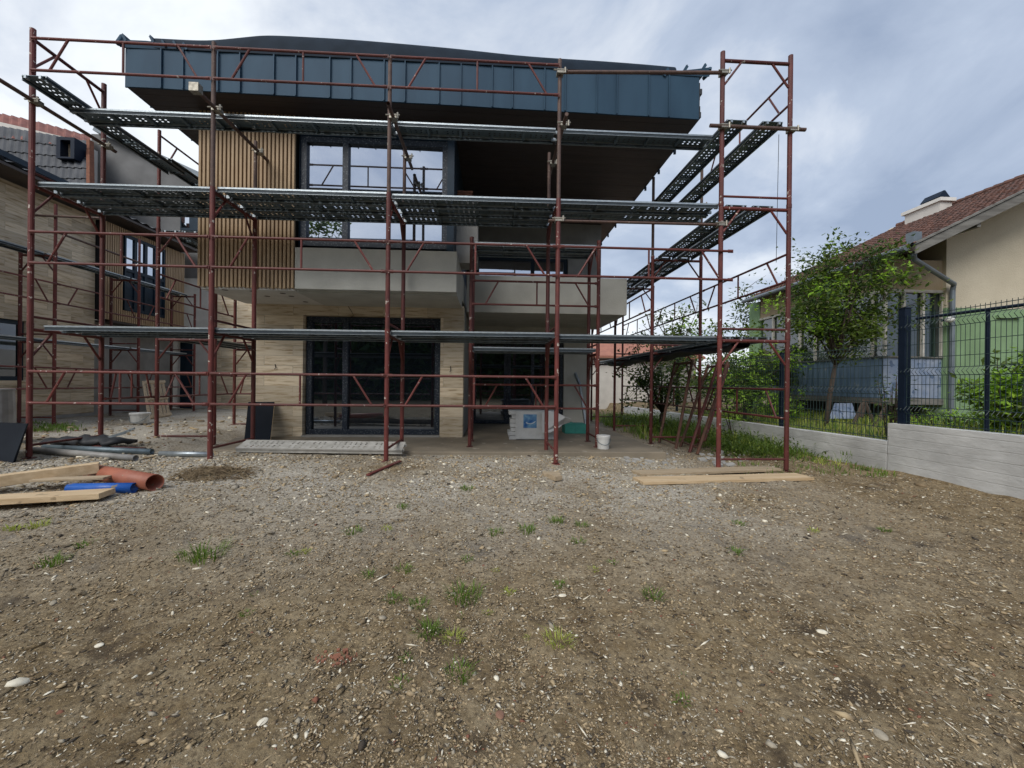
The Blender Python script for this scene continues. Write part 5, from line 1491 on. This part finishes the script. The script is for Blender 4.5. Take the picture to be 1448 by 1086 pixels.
# pallet leaning on the far wall
pb = og(222, 592); pl = thing("pallet", pb, "wooden pallet leaning against the grey wall in the left passage", "pallet")
A, B = og(212, 593), og(240, 589); T = Vector((-.62, .55, 1.02)); wv = (B-A)
for k in range(6):
    p0 = A + wv*(k/5)*.98; MB().obox(p0 + T/2, wv.normalized()*.05, T/2, Vector((.0,.012,.006))).build("slat", M['timberd'], pl)
for s in (.04, .5, .95): MB().obox((A+B)/2 + T*s + Vector((0,.05,.02)), wv/2, T.normalized()*.045, Vector((0,.035,.02))).build("bearer", M['timberd'], pl)
# steel plank on the ground under the second bay
p = og(336, 640); q_ = og(562, 644)
gpm = plank_mesh(2.58).copy(); gpm.materials[0] = M['galvp']; gpm.materials[1] = M['galvp']; gpm.materials[2] = M['galvp']
gp_ = bpy.data.objects.new("steel_plank", gpm); COL.objects.link(gp_)
gp_.location = (p.x, p.y-.10, max(G(p.x,p.y), G(q_.x,q_.y)) + .085); gp_.rotation_euler = (R(16), .012, math.atan2(q_.y-p.y, q_.x-p.x))
tag(gp_, "pale steel plank lying on the ground before the big window", "scaffold plank")
# sole boards under the right tower
a, b = og(902, 682), og(1138, 676)
lumber(a, b, .30, .04, "sole_board", "weathered front timber board under the right scaffold tower", M['timber'], "board", "boards under the right tower", .0)
a, b = og(900, 671), og(1096, 664)
lumber(a, b, .26, .035, "sole_board", "weathered rear timber board under the right scaffold tower with split end", M['timberd'], "board", "boards under the right tower", .0)
# wrapped insulation sheets, teal foam box, aluminium profile
c = at(755, 616, 8.35); c.z = ZF
pk = thing("insulation_pack", c, "white wrapped insulation sheets with a blue printed square before the terrace door", "package")
xl, xr = at(722, 600, 8.35).x, at(788, 600, 8.35).x; ztp = at(755, 581, 8.35).z
for k in range(7):
    z0_ = ZF + (ztp-ZF)*k/7; z1_ = ZF + (ztp-ZF)*(k+1)/7 - .006; o_ = random.uniform(-.05, .03)
    MB().box(xl + o_, xr + random.uniform(-.02,.02), 8.36 + random.uniform(0,.02), 8.8, z0_+.003, z1_).build("sheet", M['bagw'], pk)
wr = MB(); wr.box(xl+.10, xr-.02, 8.335, 8.352, ZF+.02, ztp-.012); wro = wr.build("wrapping", M['bagw'], pk)
s0, s1 = at(740, 605, 8.33), at(759, 586, 8.33)
pr = MB().box(s0.x, s1.x, 8.328, 8.3345, s0.z, s1.z).build("printed_square", M['print'], wro)
cxx, czz = (s0.x+s1.x)/2, (s0.z+s1.z)/2
sw = MB(); sw.path([(cxx + .11*t, 8.3255, czz - .055 + .05*t*t) for t in np.linspace(-.75, 1.0, 12)], .008, 6)
sw.build("swirl_print", M['printw'], wro)
sk = thing("white_bag", at(792, 610, 8.3), "white bent pointed sheet of packaging at the end of the wrapped sheets", "bag")
g_ = MB(); ol = [(766,583),(776,581),(789,584),(799,589),(807,592),(806,597),(797,600),(789,606),(778,611),(766,612)]
for k_, (a_, b__) in enumerate(((8.20, .0), (8.26, .0))):
    for n_, (px, py) in enumerate(ol):
        p_ = at(px, py, 8.25); g_.v.append((p_.x, a_ + .05*math.sin(n_*1.3), max(p_.z, ZF+.005)))
nn = len(ol); g_.f = [tuple(range(nn)), tuple(range(nn, 2*nn))[::-1]] + [(i_, nn+i_, nn+(i_+1)%nn, (i_+1)%nn) for i_ in range(nn)]; g_.m = [0]*(nn+2)
go = g_.build("bag", M['bagw'], sk, bevel=.012)
tx0, tx1 = at(799, 605, 9.4).x, at(829, 605, 9.4).x; tz = at(810, 599, 9.4).z
tf = thing("foam_block", ((tx0+tx1)/2, 9.4, ZF), "teal foam block on the screed in front of the concrete pier", "foam block")
MB().box(tx0, (tx0+tx1)/2-.003, 9.4, 9.8, ZF+.004, tz).build("half", M['teal'], tf); MB().box((tx0+tx1)/2+.003, tx1, 9.41, 9.8, ZF+.004, tz-.01).build("half", M['teal'], tf)
pr_ = thing("metal_profile", at(829, 612, 10.6), "bent galvanised profile leaning on the concrete pier", "metal profile")
m_ = MB(); m_.beam(at(830,613,10.4), at(820,545,11.2), .05, .10); m_.beam(at(820,545,11.2), at(813,528,11.5), .05, .09); m_.build("strip", M['galv'], pr_)
# loose stones of their own
def stone(px, py, s, m, label, fl=.5, name="stone"):
    p = og(px, py); mb = MB(); rr = random.Random(px)
    vs = [Vector(v)*(1+rr.gauss(0,.10)) for v in ICO]
    mb.add([(v.x*s*1.3, v.y*s, v.z*s*fl) for v in vs], [tuple(f) for f in ICOF])
    o = mb.build(name, m); o.location = p + Vector((0,0,s*.2)); o.rotation_euler = (0,0,rr.uniform(0,3))
    sb = o.modifiers.new("sub", 'SUBSURF'); sb.levels = 1; sb.render_levels = 2
    tag(o, label, "stone")
stone(707, 1012, .024, rock("stone_reddish", (.20,.105,.07), (.25,.14,.095)), "round reddish brown pebble alone in the foreground soil", .45)
stone(1246, 1042, .030, RK[1], "pale grey flat stone in the lower right foreground", .4)
stone(140, 914, .024, RK[0], "white flat stone on the left foreground soil", .4)
stone(795, 843, .024, RK[0], "white stone chip right of the big grass tuft", .35)
stone(1162, 895, .028, RK[0], "white pebble on bare soil right of the middle grass tufts", .4)
stone(372, 1022, .022, RK[0], "pale double pebble in the lower left foreground", .35)
stone(692, 776, .03, RK[1], "grey stone lying before the middle grass tufts", .4)
bk_ = MB(); p = og(783, 676)
bk_.obox(p + Vector((0,-.05,.03)), (.05,.03,0), (-.04,.10,0), (0,0,.03)); bk_.obox(p + Vector((-.01,.14,.02)), (.11,0,0), (0,.07,0), (0,0,.02))
tag(bk_.build("foot_blocks", M['timberd'], bevel=.004), "broken bricks and wood packed under the fourth scaffold foot", "packing")
mb = MB(); p, q_ = og(520, 674), og(566, 655)
mb.beam(p + Vector((0,0,.02)), q_ + Vector((0,0,.03)), .05, .02); tag(mb.build("red_strip", M['rail'], bevel=.003), "flat red metal strip on the gravel below the third scaffold foot", "metal strip")
mb = MB(); p = og(475, 930)
for k in range(60):
    a = random.uniform(0, 6.3); r_ = random.random(); x, y = p.x + .10*r_*math.cos(a), p.y + .06*r_*math.sin(a); s = random.uniform(.002,.007)
    mb.obox((x, y, G(x,y)+.004), (s,s*.3,0), (-s*.2,s*.7,.002), (0,0,.004))
tag(mb.build("brick_crumbs", M['brick']), "patch of crushed red brick in the left foreground", kind="stuff")
# rubble at the foot of the tower and the slab edge
mb = MB()
for _ in range(60):
    p = og(random.choice((random.uniform(985,1060), random.uniform(880,960))), random.uniform(640, 660)); s = random.uniform(.015,.05)
    mb.obox(p + Vector((0,0,s*.2)), (s,random.gauss(0,.3)*s,0), (random.gauss(0,.3)*s,s*.7,.01), (0,0,s*.5))
tag(mb.build("rubble", M['concd']), "broken concrete rubble behind the sole boards", kind="stuff")

# ------------------------------------------------------------------ trees behind the camera, seen in the window glass
lf = MB()
for k in range(12):
    cx_ = -30 + k*5.2; top = random.uniform(6.6, 8.6)
    for _ in range(900):
        c = Vector((cx_ + random.gauss(0,2.0), -17 + random.gauss(0,1.0), random.uniform(0,1)**.85*top))
        leafset(lf, c, 3, .5, 1.1, 0)
tag(lf.build("treeline", [M['leafb']]), "dark row of garden trees mirrored in the window glass", kind="stuff")
mb = MB(); mb.box(-34, 34, -18.4, -18.2, -.5, 5.4); tag(mb.build("reflection_backing_wall", M['concd']), "long grey wall added behind the mirrored trees to darken the glass", "garden wall")  # added unseen wall, closes sky gaps between the mirrored trees
tree("tall_tree", "tall leafy tree mirrored in the lower left pane of the upper window", "tree", (-10.4, -8.5, .1), (-10.4, -8.5, 8.3), (2.0, 2.0, 2.6), 3200, .34, [M['leafa'], M['leafb']], .16, 12, 5, fork=.5, clump=.5)
